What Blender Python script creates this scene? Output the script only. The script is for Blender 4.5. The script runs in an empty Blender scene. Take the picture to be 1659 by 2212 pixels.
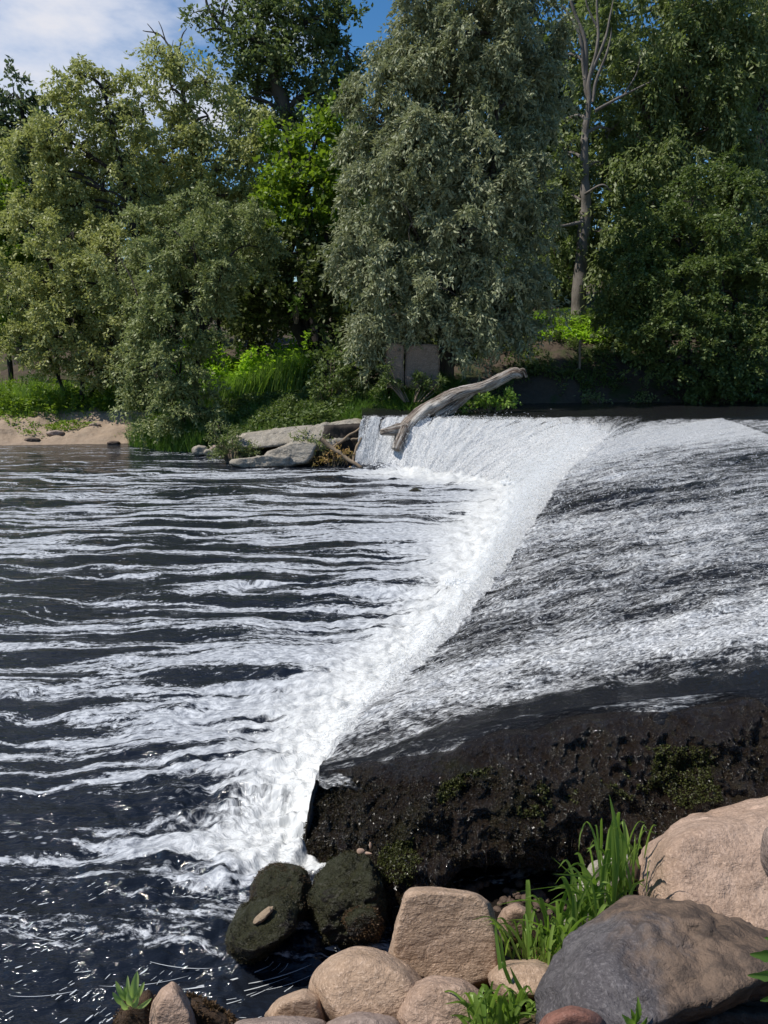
import bpy, bmesh, math, random
import numpy as np
from mathutils import Vector, noise as mnoise
R = math.radians
random.seed(7); rng = np.random.default_rng(7)
scn = bpy.context.scene
COL = scn.collection

# ------------------------------------------------------------------ camera
PITCH, EYE, F = R(12.7), 2.5, 1650.0
cam_d = bpy.data.cameras.new("camera"); cam = bpy.data.objects.new("camera", cam_d); COL.objects.link(cam)
cam_d.sensor_fit = 'HORIZONTAL'; cam_d.sensor_width = 36.0; cam_d.lens = 36.0 * F / 1659.0
cam.location = (0, 0, EYE); cam.rotation_euler = (R(90) - PITCH, 0, 0)
cam_d.clip_start = 0.05; cam_d.clip_end = 2000
scn.camera = cam

# ------------------------------------------------------------------ light
SUN_EL, SUN_AZ = 57.0, 262.0        # azimuth clockwise from +y (into the picture); 262 = left, a little behind the camera
sd = Vector((math.cos(R(SUN_EL)) * math.sin(R(SUN_AZ)), math.cos(R(SUN_EL)) * math.cos(R(SUN_AZ)), math.sin(R(SUN_EL))))
sun_d = bpy.data.lights.new("sun", 'SUN'); sun_d.energy = 5.0; sun_d.angle = R(0.5); sun_d.color = (1.0, 0.95, 0.88)
sun = bpy.data.objects.new("sun", sun_d); COL.objects.link(sun); sun.rotation_euler = sd.to_track_quat('Z', 'Y').to_euler()
scn.view_settings.view_transform = 'Standard'; scn.view_settings.look = 'None'
scn.view_settings.exposure = 0.12; scn.view_settings.gamma = 1.0
scn.cycles.max_bounces = 6; scn.cycles.transparent_max_bounces = 6
scn.cycles.caustics_reflective = False; scn.cycles.caustics_refractive = False

world = bpy.data.worlds.new("World"); scn.world = world; world.use_nodes = True
wn = world.node_tree; wn.nodes.clear()
def N(nt, typ, **kw):
    n = nt.nodes.new(typ)
    for k, v in kw.items():
        if k in n.inputs: n.inputs[k].default_value = v
        else: setattr(n, k, v)
    return n
def L(nt, a, b): nt.links.new(a, b)
def build_world():
    nt = wn
    sky = N(nt, 'ShaderNodeTexSky', sky_type='NISHITA', sun_disc=False)
    sky.sun_elevation = R(SUN_EL); sky.sun_rotation = R(SUN_AZ)
    sky.air_density = 1.0; sky.dust_density = 0.3; sky.ozone_density = 3.0; sky.altitude = 100
    tc = N(nt, 'ShaderNodeTexCoord')
    hs = N(nt, 'ShaderNodeHueSaturation'); hs.inputs['Saturation'].default_value = 1.3; hs.inputs['Value'].default_value = 1.15
    L(nt, sky.outputs[0], hs.inputs['Color'])
    mp = N(nt, 'ShaderNodeMapping'); mp.inputs['Scale'].default_value = (1.0, 1.0, 2.4); mp.inputs['Location'].default_value = (0.35, 0.0, 0.18)
    L(nt, tc.outputs['Generated'], mp.inputs['Vector'])
    nz = N(nt, 'ShaderNodeTexNoise'); nz.inputs['Scale'].default_value = 2.3; nz.inputs['Detail'].default_value = 9; nz.inputs['Roughness'].default_value = 0.55
    L(nt, mp.outputs[0], nz.inputs['Vector'])
    # one big cumulus low on the left of the view, thin scatter elsewhere
    vd = N(nt, 'ShaderNodeVectorMath', operation='DISTANCE'); vd.inputs[1].default_value = Vector((-0.36, 0.82, 0.47)).normalized()
    nrm = N(nt, 'ShaderNodeVectorMath', operation='NORMALIZE'); L(nt, tc.outputs['Generated'], nrm.inputs[0]); L(nt, nrm.outputs[0], vd.inputs[0])
    mr0 = N(nt, 'ShaderNodeMapRange'); mr0.inputs['From Min'].default_value = 0.0; mr0.inputs['From Max'].default_value = 0.42
    mr0.inputs['To Min'].default_value = 0.26; mr0.inputs['To Max'].default_value = -0.1
    L(nt, vd.outputs['Value'], mr0.inputs['Value'])
    ad = N(nt, 'ShaderNodeMath', operation='ADD'); L(nt, nz.outputs[0], ad.inputs[0]); L(nt, mr0.outputs[0], ad.inputs[1])
    mr = N(nt, 'ShaderNodeMapRange'); mr.inputs['From Min'].default_value = 0.52; mr.inputs['From Max'].default_value = 0.66
    L(nt, ad.outputs[0], mr.inputs['Value'])
    cr = N(nt, 'ShaderNodeMapRange'); cr.inputs['From Min'].default_value = 0.6; cr.inputs['From Max'].default_value = 0.85
    L(nt, ad.outputs[0], cr.inputs['Value'])
    cc = N(nt, 'ShaderNodeMixRGB'); cc.inputs[1].default_value = (8.5, 8.6, 9.2, 1); cc.inputs[2].default_value = (4.2, 4.35, 5.2, 1)
    L(nt, cr.outputs[0], cc.inputs[0])
    mx = N(nt, 'ShaderNodeMixRGB'); L(nt, mr.outputs[0], mx.inputs[0]); L(nt, hs.outputs[0], mx.inputs[1]); L(nt, cc.outputs[0], mx.inputs[2])
    bg = N(nt, 'ShaderNodeBackground'); bg.inputs['Strength'].default_value = 0.095
    L(nt, mx.outputs[0], bg.inputs['Color'])
    out = N(nt, 'ShaderNodeOutputWorld'); L(nt, bg.outputs[0], out.inputs[0])
build_world()

# ------------------------------------------------------------------ helpers
def ray(u, v):
    xc = (u - 829.5) / F; yc = (1106 - v) / F
    return Vector((xc, math.cos(PITCH) + yc * math.sin(PITCH), -math.sin(PITCH) + yc * math.cos(PITCH)))
def at(u, v, D=None, z=None):
    r = ray(u, v)
    k = D / r.y if D is not None else (z - EYE) / r.z
    return np.array((r.x * k, r.y * k, EYE + r.z * k))

def hash3(i, j, k, seed):
    h = (i.astype(np.int64) * 374761393 + j.astype(np.int64) * 668265263 + k.astype(np.int64) * 2147483647 + seed * 1274126177) & 0xffffffff
    h = ((h ^ (h >> 13)) * 1274126177) & 0xffffffff
    h = ((h ^ (h >> 15)) * 2246822519) & 0xffffffff
    return ((h ^ (h >> 16)) & 0xffffff) / float(0xffffff)
def vn(x, y, z=0.0, seed=0):
    x, y, z = np.broadcast_arrays(np.asarray(x, float), y, z)
    i, j, k = np.floor(x), np.floor(y), np.floor(z)
    f, g, h = x - i, y - j, z - k
    f = f * f * f * (f * (f * 6 - 15) + 10); g = g * g * g * (g * (g * 6 - 15) + 10); h = h * h * h * (h * (h * 6 - 15) + 10)
    r = 0
    for a in (0, 1):
        for b in (0, 1):
            for c in (0, 1):
                w = (f if a else 1 - f) * (g if b else 1 - g) * (h if c else 1 - h)
                r = r + w * hash3(i + a, j + b, k + c, seed)
    return r * 2 - 1
def fbm(x, y, z=0.0, seed=0, oct=4, gain=0.5, lac=2.03):
    r = 0; a = 1.0; n = 0
    for o in range(oct):
        r = r + a * vn(np.asarray(x) * lac**o, np.asarray(y) * lac**o, np.asarray(z) * lac**o, seed + o * 17); n += a; a *= gain
    return r / n
def sstep(a, b, x):
    t = np.clip((np.asarray(x, float) - a) / (b - a), 0, 1); return t * t * (3 - 2 * t)

def make_mesh(name, verts, faces, mat=None, smooth=True, attrs=None, uv=None):
    """verts (n,3); faces (m,k) int array or list of such arrays"""
    me = bpy.data.meshes.new(name)
    verts = np.ascontiguousarray(verts, dtype=np.float32)
    fl = faces if isinstance(faces, list) else [faces]
    fl = [np.asarray(f, dtype=np.int32) for f in fl if len(f)]
    loops = np.concatenate([f.ravel() for f in fl]); tot = np.concatenate([np.full(len(f), f.shape[1], np.int32) for f in fl])
    start = np.concatenate(([0], np.cumsum(tot)[:-1])).astype(np.int32)
    me.vertices.add(len(verts)); me.vertices.foreach_set('co', verts.ravel())
    me.loops.add(len(loops)); me.loops.foreach_set('vertex_index', loops)
    me.polygons.add(len(tot)); me.polygons.foreach_set('loop_start', start)
    me.update(calc_edges=True)
    me.polygons.foreach_set('use_smooth', np.full(len(tot), smooth, bool))
    for k, (dom, arr) in (attrs or {}).items():
        at_ = me.attributes.new(k, 'FLOAT', dom); at_.data.foreach_set('value', np.asarray(arr, np.float32))
    if uv is not None:
        l = me.uv_layers.new(name='UVMap'); l.data.foreach_set('uv', np.asarray(uv, np.float32)[loops].ravel())
    if mat: me.materials.append(mat)
    me.validate()
    return me
def link(name, me, parent=None, label=None, cat=None, group=None, kind=None, loc=None):
    o = bpy.data.objects.new(name, me); COL.objects.link(o)
    if loc is not None: o.location = loc
    if parent: o.parent = parent
    tag(o, label, cat, group, kind); return o
def tag(o, label=None, cat=None, group=None, kind=None):
    if label: o['label'] = label
    if cat: o['category'] = cat
    if group: o['group'] = group
    if kind: o['kind'] = kind
def empty(name, loc, label, cat, group=None):
    o = bpy.data.objects.new(name, None); COL.objects.link(o); o.location = loc; o.empty_display_size = .1
    tag(o, label, cat, group); return o
def grid_faces(nr, nc, flip=False):
    i = np.arange(nr - 1)[:, None] * nc + np.arange(nc - 1)[None, :]
    q = np.stack([i, i + 1, i + nc + 1, i + nc], -1).reshape(-1, 4)
    return q[:, ::-1] if flip else q
def catmull(P, n):
    P = np.asarray(P, float); Q = np.vstack([2 * P[0] - P[1], P, 2 * P[-1] - P[-2]]); out = []
    m = len(P) - 1; t = np.linspace(0, m, n); i = np.minimum(t.astype(int), m - 1); f = (t - i)[:, None]
    a, b, c, d = Q[i], Q[i + 1], Q[i + 2], Q[i + 3]
    return 0.5 * (2 * b + (c - a) * f + (2 * a - 5 * b + 4 * c - d) * f**2 + (-a + 3 * b - 3 * c + d) * f**3)
class Tubes:
    def __init__(s): s.v, s.f, s.n, s.g, s.L0 = [], [], 0, [], 0.0
    def add(s, path, rad, ns=7, rough=0.0, cap=True):
        P = np.asarray(path, float); n = len(P); rad = np.broadcast_to(np.asarray(rad, float), (n,))
        T = np.gradient(P, axis=0); T /= np.linalg.norm(T, axis=1)[:, None] + 1e-9
        a = np.array((0, 0, 1.0)) if abs(T[0][2]) < .8 else np.array((1.0, 0, 0))
        X = np.cross(T, a); X /= np.linalg.norm(X, axis=1)[:, None] + 1e-9; Y = np.cross(T, X)
        th = np.arange(ns) * 2 * np.pi / ns
        r = rad[:, None] * np.ones((1, ns))
        if rough: r = r * (1 + rough * fbm(np.cos(th)[None] * 1.5 + P[:, :1] * 3, np.sin(th)[None] * 1.5 + P[:, 1:2] * 3, P[:, 2:3] * 3, 5, 3))
        V = P[:, None] + r[..., None] * (np.cos(th)[None, :, None] * X[:, None] + np.sin(th)[None, :, None] * Y[:, None])
        s.v.append(V.reshape(-1, 3)); al = np.concatenate(([0], np.cumsum(np.linalg.norm(np.diff(P, axis=0), axis=1)))) + s.L0
        s.g.append(np.stack([np.cos(th)[None] * r, np.sin(th)[None] * r, al[:, None] * np.ones((1, ns))], -1).reshape(-1, 3)); s.L0 += 1.7
        i = (np.arange(n - 1)[:, None] * ns + np.arange(ns)[None]); j = (np.arange(n - 1)[:, None] * ns + (np.arange(ns)[None] + 1) % ns)
        s.f.append(np.stack([i, j, j + ns, i + ns], -1).reshape(-1, 4) + s.n)
        if cap:
            for base, Pc in ((0, P[0]), ((n - 1) * ns, P[-1])):
                s.v.append(Pc[None]); s.g.append(np.array([[0, 0, al[0 if base == 0 else -1]]])); c = s.n + n * ns + (0 if base == 0 else 1)
                k = np.arange(ns); q = np.stack([base + k + s.n, base + (k + 1) % ns + s.n, np.full(ns, c), np.full(ns, c)], -1)
                s.f.append(q[:, :3]) if False else s.__dict__.setdefault('t', []).append(q[:, :3])
            s.n += 2
        s.n += n * ns
    def mesh(s, name, mat):
        tr = s.__dict__.get('t', [])
        me = make_mesh(name, np.vstack(s.v), [np.vstack(s.f)] + ([np.vstack(tr)] if tr else []), mat)
        a = me.attributes.new('grain', 'FLOAT_VECTOR', 'POINT'); a.data.foreach_set('vector', np.vstack(s.g).astype(np.float32).ravel()); return me

# ------------------------------------------------------------------ materials
def newmat(name):
    m = bpy.data.materials.new(name); m.use_nodes = True; nt = m.node_tree; nt.nodes.clear()
    out = N(nt, 'ShaderNodeOutputMaterial'); return m, nt, out
def noise(nt, vec, scale, detail=4, rough=.5, dist=0., vscale=None, typ=None):
    if vscale is not None:
        mp = N(nt, 'ShaderNodeMapping'); mp.inputs['Scale'].default_value = vscale; L(nt, vec, mp.inputs['Vector']); vec = mp.outputs[0]
    n = N(nt, 'ShaderNodeTexNoise'); n.inputs['Scale'].default_value = scale; n.inputs['Detail'].default_value = detail
    n.inputs['Roughness'].default_value = rough; n.inputs['Distortion'].default_value = dist; L(nt, vec, n.inputs['Vector'])
    if typ: n.noise_type = typ
    return n.outputs[0]
def ramp(nt, fac, stops):
    r = N(nt, 'ShaderNodeValToRGB'); e = r.color_ramp.elements
    while len(e) < len(stops): e.new(0.5)
    for el, (p, c) in zip(e, stops): el.position = p; el.color = (*c, 1) if len(c) == 3 else c
    L(nt, fac, r.inputs[0]); return r.outputs[0]
def mrange(nt, v, a, b, c=0., d=1., smooth=True):
    m = N(nt, 'ShaderNodeMapRange'); m.interpolation_type = 'SMOOTHSTEP' if smooth else 'LINEAR'
    for nm, x in zip(('From Min', 'From Max', 'To Min', 'To Max'), (a, b, c, d)):
        if hasattr(x, 'is_linked') or hasattr(x, 'links'): L(nt, x, m.inputs[nm])
        else: m.inputs[nm].default_value = x
    L(nt, v, m.inputs['Value']); return m.outputs[0]
def math_(nt, op, a, b=None, c=None):
    m = N(nt, 'ShaderNodeMath', operation=op)
    for i, x in enumerate((a, b, c)):
        if x is None: continue
        if isinstance(x, (int, float)): m.inputs[i].default_value = x
        else: L(nt, x, m.inputs[i])
    return m.outputs[0]
def mixc(nt, f, a, b, mode='MIX'):
    m = N(nt, 'ShaderNodeMixRGB', blend_type=mode)
    for i, x in enumerate((f, a, b)):
        if isinstance(x, (int, float)): m.inputs[i].default_value = x
        elif isinstance(x, tuple): m.inputs[i].default_value = (*x, 1) if len(x) == 3 else x
        else: L(nt, x, m.inputs[i])
    return m.outputs[0]
def bump(nt, h, strength, dist, prev=None):
    b = N(nt, 'ShaderNodeBump'); b.inputs['Strength'].default_value = strength; b.inputs['Distance'].default_value = dist
    L(nt, h, b.inputs['Height'])
    if prev is not None: L(nt, prev, b.inputs['Normal'])
    return b.outputs[0]
def attr(nt, name):
    a = N(nt, 'ShaderNodeAttribute'); a.attribute_name = name; return a.outputs['Fac']
def objco(nt): return N(nt, 'ShaderNodeTexCoord').outputs['Object']
def principled(nt, out, col, rough=.8, normal=None, spec=.5, **kw):
    p = N(nt, 'ShaderNodeBsdfPrincipled')
    for nm, x in (('Base Color', col), ('Roughness', rough), ('Specular IOR Level', spec), *kw.items()):
        if isinstance(x, (int, float)): p.inputs[nm].default_value = x
        elif isinstance(x, tuple): p.inputs[nm].default_value = (*x, 1) if len(x) == 3 else x
        else: L(nt, x, p.inputs[nm])
    if normal is not None: L(nt, normal, p.inputs['Normal'])
    if out is not None: L(nt, p.outputs[0], out.inputs[0])
    return p.outputs[0]

def mat_rock(name, c1, c2, c3, moss=None, mossamt=0., wet=.75, sc=1.0, bumpk=1.0, patch=None, side=None):
    m, nt, out = newmat(name); co = objco(nt)
    big = noise(nt, co, 3.0 * sc, 5, .6, .6); mid = noise(nt, co, 16 * sc, 6, .65, .3, (1, 1, 1.8)); fine = noise(nt, co, 90 * sc, 3, .7)
    col = ramp(nt, big, [(.3, c1), (.5, c2), (.72, c3)])
    col = mixc(nt, mrange(nt, mid, .42, .66, 0, .75), col, tuple(x * .62 for x in c2))
    col = mixc(nt, mrange(nt, fine, .52, .66, 0, .55), col, tuple(min(1, x * 1.35) for x in c3))
    col = mixc(nt, mrange(nt, fine, .47, .34, 0, .5), col, tuple(x * .5 for x in c1))
    st = noise(nt, co, 1.6 * sc, 4, .6, 1.2, (1, 1, .5))
    col = mixc(nt, mrange(nt, st, .55, .75, 0, .35), col, tuple(x * .45 for x in c2))
    if patch:
        pn = noise(nt, co, 2.2 * sc, 6, .62, .8)
        if side:
            sp_ = N(nt, 'ShaderNodeSeparateXYZ'); L(nt, co, sp_.inputs[0])
            pn = math_(nt, 'ADD', math_(nt, 'MULTIPLY_ADD', pn, 1.0, -.25), math_(nt, 'ADD', math_(nt, 'MULTIPLY', sp_.outputs['X'], side[0]), math_(nt, 'MULTIPLY_ADD', sp_.outputs['Z'], side[1], side[2])))
        col = mixc(nt, mrange(nt, pn, .46, .62, 0, 1), col, mixc(nt, mrange(nt, mid, .4, .6), patch, tuple(x * .45 for x in patch)))
    hgt = math_(nt, 'ADD', math_(nt, 'MULTIPLY', mid, .8), math_(nt, 'MULTIPLY', fine, .22))
    cr = noise(nt, co, 5 * sc, 5, .6, .5, (1, 1, 2.5), 'RIDGED_MULTIFRACTAL')
    hgt = math_(nt, 'ADD', hgt, math_(nt, 'MULTIPLY', cr, .22))
    col = mixc(nt, mrange(nt, cr, .55, .25, 0, .5), col, tuple(x * .4 for x in c1))
    nrm = bump(nt, hgt, 1.0 * bumpk, .026 / sc)
    if moss:
        mn = noise(nt, co, 6 * sc, 6, .6)
        gz = N(nt, 'ShaderNodeNewGeometry'); sx = N(nt, 'ShaderNodeSeparateXYZ'); L(nt, gz.outputs['Normal'], sx.inputs[0])
        mk = math_(nt, 'ADD', mn, math_(nt, 'MULTIPLY', sx.outputs['Z'], .12))
        k = mrange(nt, mk, .62 - mossamt * .35, .70 - mossamt * .35)
        mcol = mixc(nt, noise(nt, co, 60 * sc, 4, .7), moss, tuple(x * .3 for x in moss))
        col = mixc(nt, k, col, mcol)
    principled(nt, out, col, wet, nrm, .35)
    return m
def mat_leaf(name, ca, cb, trans=.35, rough=.45, spec=.4, tcol=None):
    m, nt, out = newmat(name); a = attr(nt, 'lv')
    col = mixc(nt, a, ca, cb)
    p = principled(nt, None, col, rough, None, spec)
    t = N(nt, 'ShaderNodeBsdfTranslucent'); L(nt, mixc(nt, .5, col, tcol or (cb[0] * 1.3, cb[1] * 1.6, cb[2] * .6)), t.inputs[0])
    mx = N(nt, 'ShaderNodeMixShader'); mx.inputs[0].default_value = trans; L(nt, p, mx.inputs[1]); L(nt, t.outputs[0], mx.inputs[2])
    L(nt, mx.outputs[0], out.inputs[0]); return m
def mat_bark(name, a, b):
    m, nt, out = newmat(name); co = objco(nt)
    n = noise(nt, co, 12, 5, .65, .5, (1, 1, .25)); n2 = noise(nt, co, 3, 4)
    col = mixc(nt, n, a, b); col = mixc(nt, mrange(nt, n2, .5, .7, 0, .5), col, tuple(x * .6 for x in a))
    principled(nt, out, col, .9, bump(nt, n, .9, .03), .2); return m

M = {}
M['granite'] = mat_rock('pink_granite', (.46, .31, .20), (.64, .455, .32), (.74, .56, .42))
M['granite2'] = mat_rock('rosy_granite', (.42, .28, .19), (.57, .40, .295), (.67, .495, .38))
M['granite3'] = mat_rock('mauve_granite', (.32, .235, .19), (.43, .33, .275), (.52, .41, .345))
M['grey'] = mat_rock('slate_grey_rock', (.075, .066, .068), (.125, .112, .115), (.26, .24, .235), patch=(.27, .18, .115), side=(.75, .75, .06))
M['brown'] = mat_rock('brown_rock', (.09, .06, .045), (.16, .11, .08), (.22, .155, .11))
M['red'] = mat_rock('rusty_rock', (.26, .11, .075), (.33, .155, .11), (.36, .21, .16), bumpk=.7, patch=(.14, .11, .12))
M['pale'] = mat_rock('pale_stone', (.42, .36, .28), (.56, .50, .41), (.66, .61, .52))
M['slab'] = mat_rock('old_concrete', (.33, .285, .22), (.48, .43, .35), (.60, .55, .47), sc=.5)
M['brownmoss'] = mat_rock('brown_weedy_rock', (.06, .035, .018), (.11, .06, .028), (.17, .10, .045), bumpk=2.0, sc=2)
M['mossrock'] = mat_rock('mossy_wet_rock', (.012, .009, .006), (.025, .019, .012), (.045, .034, .02), moss=(.036, .036, .011), mossamt=.5, wet=.38, sc=1.6, bumpk=1.8)
M['bark'] = mat_bark('grey_bark', (.05, .04, .032), (.14, .12, .10))
M['barkl'] = mat_bark('pale_bark', (.10, .085, .07), (.24, .215, .19))
M['barkd'] = mat_bark('dark_bark', (.02, .017, .014), (.055, .045, .038))
M['willow'] = mat_leaf('willow_leaf', (.17, .195, .095), (.37, .385, .235), .26, .5, .3, (.33, .38, .12))
M['olive'] = mat_leaf('olive_leaf', (.26, .285, .085), (.50, .51, .23), .36, .5, .3, (.40, .46, .08))
M['water_tree'] = mat_leaf('waterside_leaf', (.16, .195, .065), (.34, .37, .165), .32, .5, .3, (.28, .36, .08))
M['maple'] = mat_leaf('maple_leaf', (.09, .16, .014), (.21, .30, .028), .40, .5, .3, (.30, .46, .02))
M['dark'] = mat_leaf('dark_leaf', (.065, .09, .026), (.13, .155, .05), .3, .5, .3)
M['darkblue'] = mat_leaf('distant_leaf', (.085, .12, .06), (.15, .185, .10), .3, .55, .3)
M['bush'] = mat_leaf('bush_leaf', (.07, .105, .026), (.145, .185, .055), .3, .5, .35)
M['poplar'] = mat_leaf('poplar_leaf', (.115, .15, .05), (.24, .275, .11), .33, .5, .35)
M['tall'] = mat_leaf('tall_tree_leaf', (.095, .13, .055), (.20, .235, .10), .3, .5, .3)
M['lime'] = mat_leaf('sunlit_lime_leaf', (.17, .32, .015), (.34, .52, .04), .5, .5, .3, (.45, .75, .03))  # brighter than the other leaves, with sunlight put into the colour
M['grass'] = mat_leaf('grass_blade', (.12, .21, .03), (.28, .40, .09), .45, .4, .4, (.30, .52, .03))
M['grassdk'] = mat_leaf('bank_grass_blade', (.06, .13, .02), (.15, .25, .05), .42, .5, .35)
M['weed'] = mat_leaf('weed_leaf', (.13, .16, .05), (.25, .28, .12), .35, .5, .35)
M['sprout'] = mat_leaf('sprout_leaf', (.26, .38, .09), (.42, .52, .2), .4, .5, .4)
M['dry'] = mat_leaf('dry_leaf', (.30, .17, .06), (.42, .30, .12), .3, .6, .3)

# ------------------------------------------------------------------ weir shape (plan curves of lip and toe)
lipuvz = [(690, 1648, .46), (752, 1588, .50), (900, 1450, .56), (1020, 1320, .62), (1115, 1190, .68), (1184, 1082, .75),
          (1238, 1008, .82), (1295, 962, .88), (1310, 930, .925), (1205, 911, .95), (950, 902, .97), (840, 900, .98), (782, 900, .98)]
toeuv = [(648, 1850), (700, 1700), (800, 1535), (930, 1395), (1030, 1258), (1080, 1160), (1103, 1098), (1112, 1062), (1085, 1048),
         (1000, 1036), (900, 1022), (820, 1011), (765, 1009)]
ang = [-1, 6, 12, 15, 17, 20, 27, 40, 66, 84, 89, 90, 92]
lam = [1.6, 1.7, 1.9, 2.0, 2.0, 1.8, 1.5, 1.0, .6, .35, .3, .3, .3]
NT = 620
LP = catmull([at(u, v, z=z) for u, v, z in lipuvz], NT)
TP = catmull([at(u, v, z=0.0) for u, v in toeuv], NT)
ctl = np.linspace(0, len(ang) - 1, NT)
ANG = np.interp(ctl, range(len(ang)), ang); LAM = np.interp(ctl, range(len(lam)), lam)
# resample so rows are evenly spaced along the lip
al = np.concatenate(([0], np.cumsum(np.linalg.norm(np.diff(LP[:, :2], axis=0), axis=1))))
tt = np.linspace(0, al[-1], NT)
rs = lambda A: np.stack([np.interp(tt, al, A[:, i]) for i in range(A.shape[1])], 1) if A.ndim == 2 else np.interp(tt, al, A)
LP, TP, ANG, LAM = rs(LP), rs(TP), rs(ANG), rs(LAM)
ZTOP = 1.03
def apron_z(zl, s, lam_): return ZTOP - (ZTOP - zl) * np.exp(-np.maximum(s, 0) / lam_)

# ------------------------------------------------------------------ water material
def water_bits(nt, co, k=1.0):
    """dark clear river water BSDF with small ripples"""
    n1 = noise(nt, co, 5.0, 5, .6, .3, (.6, 2.2, 1)); n2 = noise(nt, co, 26, 3, .6, .2, (.7, 1.6, 1))
    h = math_(nt, 'ADD', n1, math_(nt, 'MULTIPLY', n2, .22))
    return bump(nt, h, .55 * k, .05)
def mat_pool():
    m, nt, out = newmat('river_water'); co = objco(nt)
    fd = attr(nt, 'fd'); calm = attr(nt, 'calm')
    # warp so streaks wander
    w = noise(nt, co, .55, 3, .5)
    sx = N(nt, 'ShaderNodeSeparateXYZ'); L(nt, co, sx.inputs[0])
    y2 = math_(nt, 'ADD', sx.outputs['Y'], math_(nt, 'MULTIPLY', math_(nt, 'SUBTRACT', w, .5), 1.3))
    cb = N(nt, 'ShaderNodeCombineXYZ'); L(nt, sx.outputs['X'], cb.inputs[0]); L(nt, y2, cb.inputs[1])
    v = cb.outputs[0]
    a = noise(nt, v, 1.0, 4, .55, .25, (.22, 2.3, 1))
    b = noise(nt, v, 1.0, 5, .62, .5, (1.6, 7.5, 1))
    c = noise(nt, v, 1.0, 3, .7, .3, (14, 30, 1))
    rdg = math_(nt, 'SUBTRACT', 1.0, math_(nt, 'MULTIPLY', math_(nt, 'ABSOLUTE', math_(nt, 'SUBTRACT', a, .5)), 10.0)); rdg = math_(nt, 'MAXIMUM', rdg, 0.0)
    lo = noise(nt, v, 1.0, 2, .5, 0, (.3, .9, 1))
    n = math_(nt, 'ADD', math_(nt, 'ADD', math_(nt, 'MULTIPLY', rdg, .38), math_(nt, 'MULTIPLY', b, .50)), math_(nt, 'MULTIPLY', c, .42))
    n = math_(nt, 'ADD', n, math_(nt, 'MULTIPLY', lo, .20))
    thr = math_(nt, 'SUBTRACT', .94, math_(nt, 'MULTIPLY', fd, .45))
    lc = noise(nt, v, 1.0, 6, .72, .8, (5.5, 15, 1)); lc2 = noise(nt, v, 1.0, 4, .7, .5, (30, 60, 1))
    br = noise(nt, v, 1.0, 2, .5, 0, (.9, 1.4, 1))
    k = mrange(nt, fd, .95, .45, 0, 1)
    n = math_(nt, 'ADD', n, math_(nt, 'MULTIPLY', k, math_(nt, 'ADD', math_(nt, 'MULTIPLY', math_(nt, 'SUBTRACT', lc, .5), .75), math_(nt, 'ADD', math_(nt, 'MULTIPLY', math_(nt, 'SUBTRACT', lc2, .5), .55), math_(nt, 'MULTIPLY', math_(nt, 'SUBTRACT', br, .5), .35)))))
    d = math_(nt, 'SUBTRACT', n, thr)
    foam = mrange(nt, d, -.05, .13)
    # scattered flecks
    vo = N(nt, 'ShaderNodeTexVoronoi'); vo.inputs['Scale'].default_value = 1.0
    mp = N(nt, 'ShaderNodeMapping'); mp.inputs['Scale'].default_value = (7, 13, 1); L(nt, v, mp.inputs[0]); L(nt, mp.outputs[0], vo.inputs['Vector'])
    fl = math_(nt, 'MULTIPLY', mrange(nt, vo.outputs['Distance'], .17, .09), mrange(nt, fd, .12, .3))
    fl = math_(nt, 'MULTIPLY', fl, mrange(nt, noise(nt, v, .9, 3), .45, .6))
    foam = math_(nt, 'MAXIMUM', foam, math_(nt, 'MULTIPLY', fl, .7))
    nrm = water_bits(nt, co)
    wat = principled(nt, None, (.009, .0115, .017), .06, nrm, .5, IOR=1.33)
    fcol = mixc(nt, mrange(nt, c, .35, .65), (.22, .235, .26), (.50, .52, .54))
    fcol = mixc(nt, mrange(nt, fd, .6, 1.2, 0, .8), fcol, (.615, .62, .595))
    fn = bump(nt, math_(nt, 'ADD', math_(nt, 'MULTIPLY', b, .8), math_(nt, 'MULTIPLY', c, .5)), .8, .05)
    fo = principled(nt, None, fcol, .55, fn, .4)
    mx = N(nt, 'ShaderNodeMixShader'); L(nt, foam, mx.inputs[0]); L(nt, wat, mx.inputs[1]); L(nt, fo, mx.inputs[2])
    L(nt, mx.outputs[0], out.inputs[0]); return m
M['pool'] = mat_pool()
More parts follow.
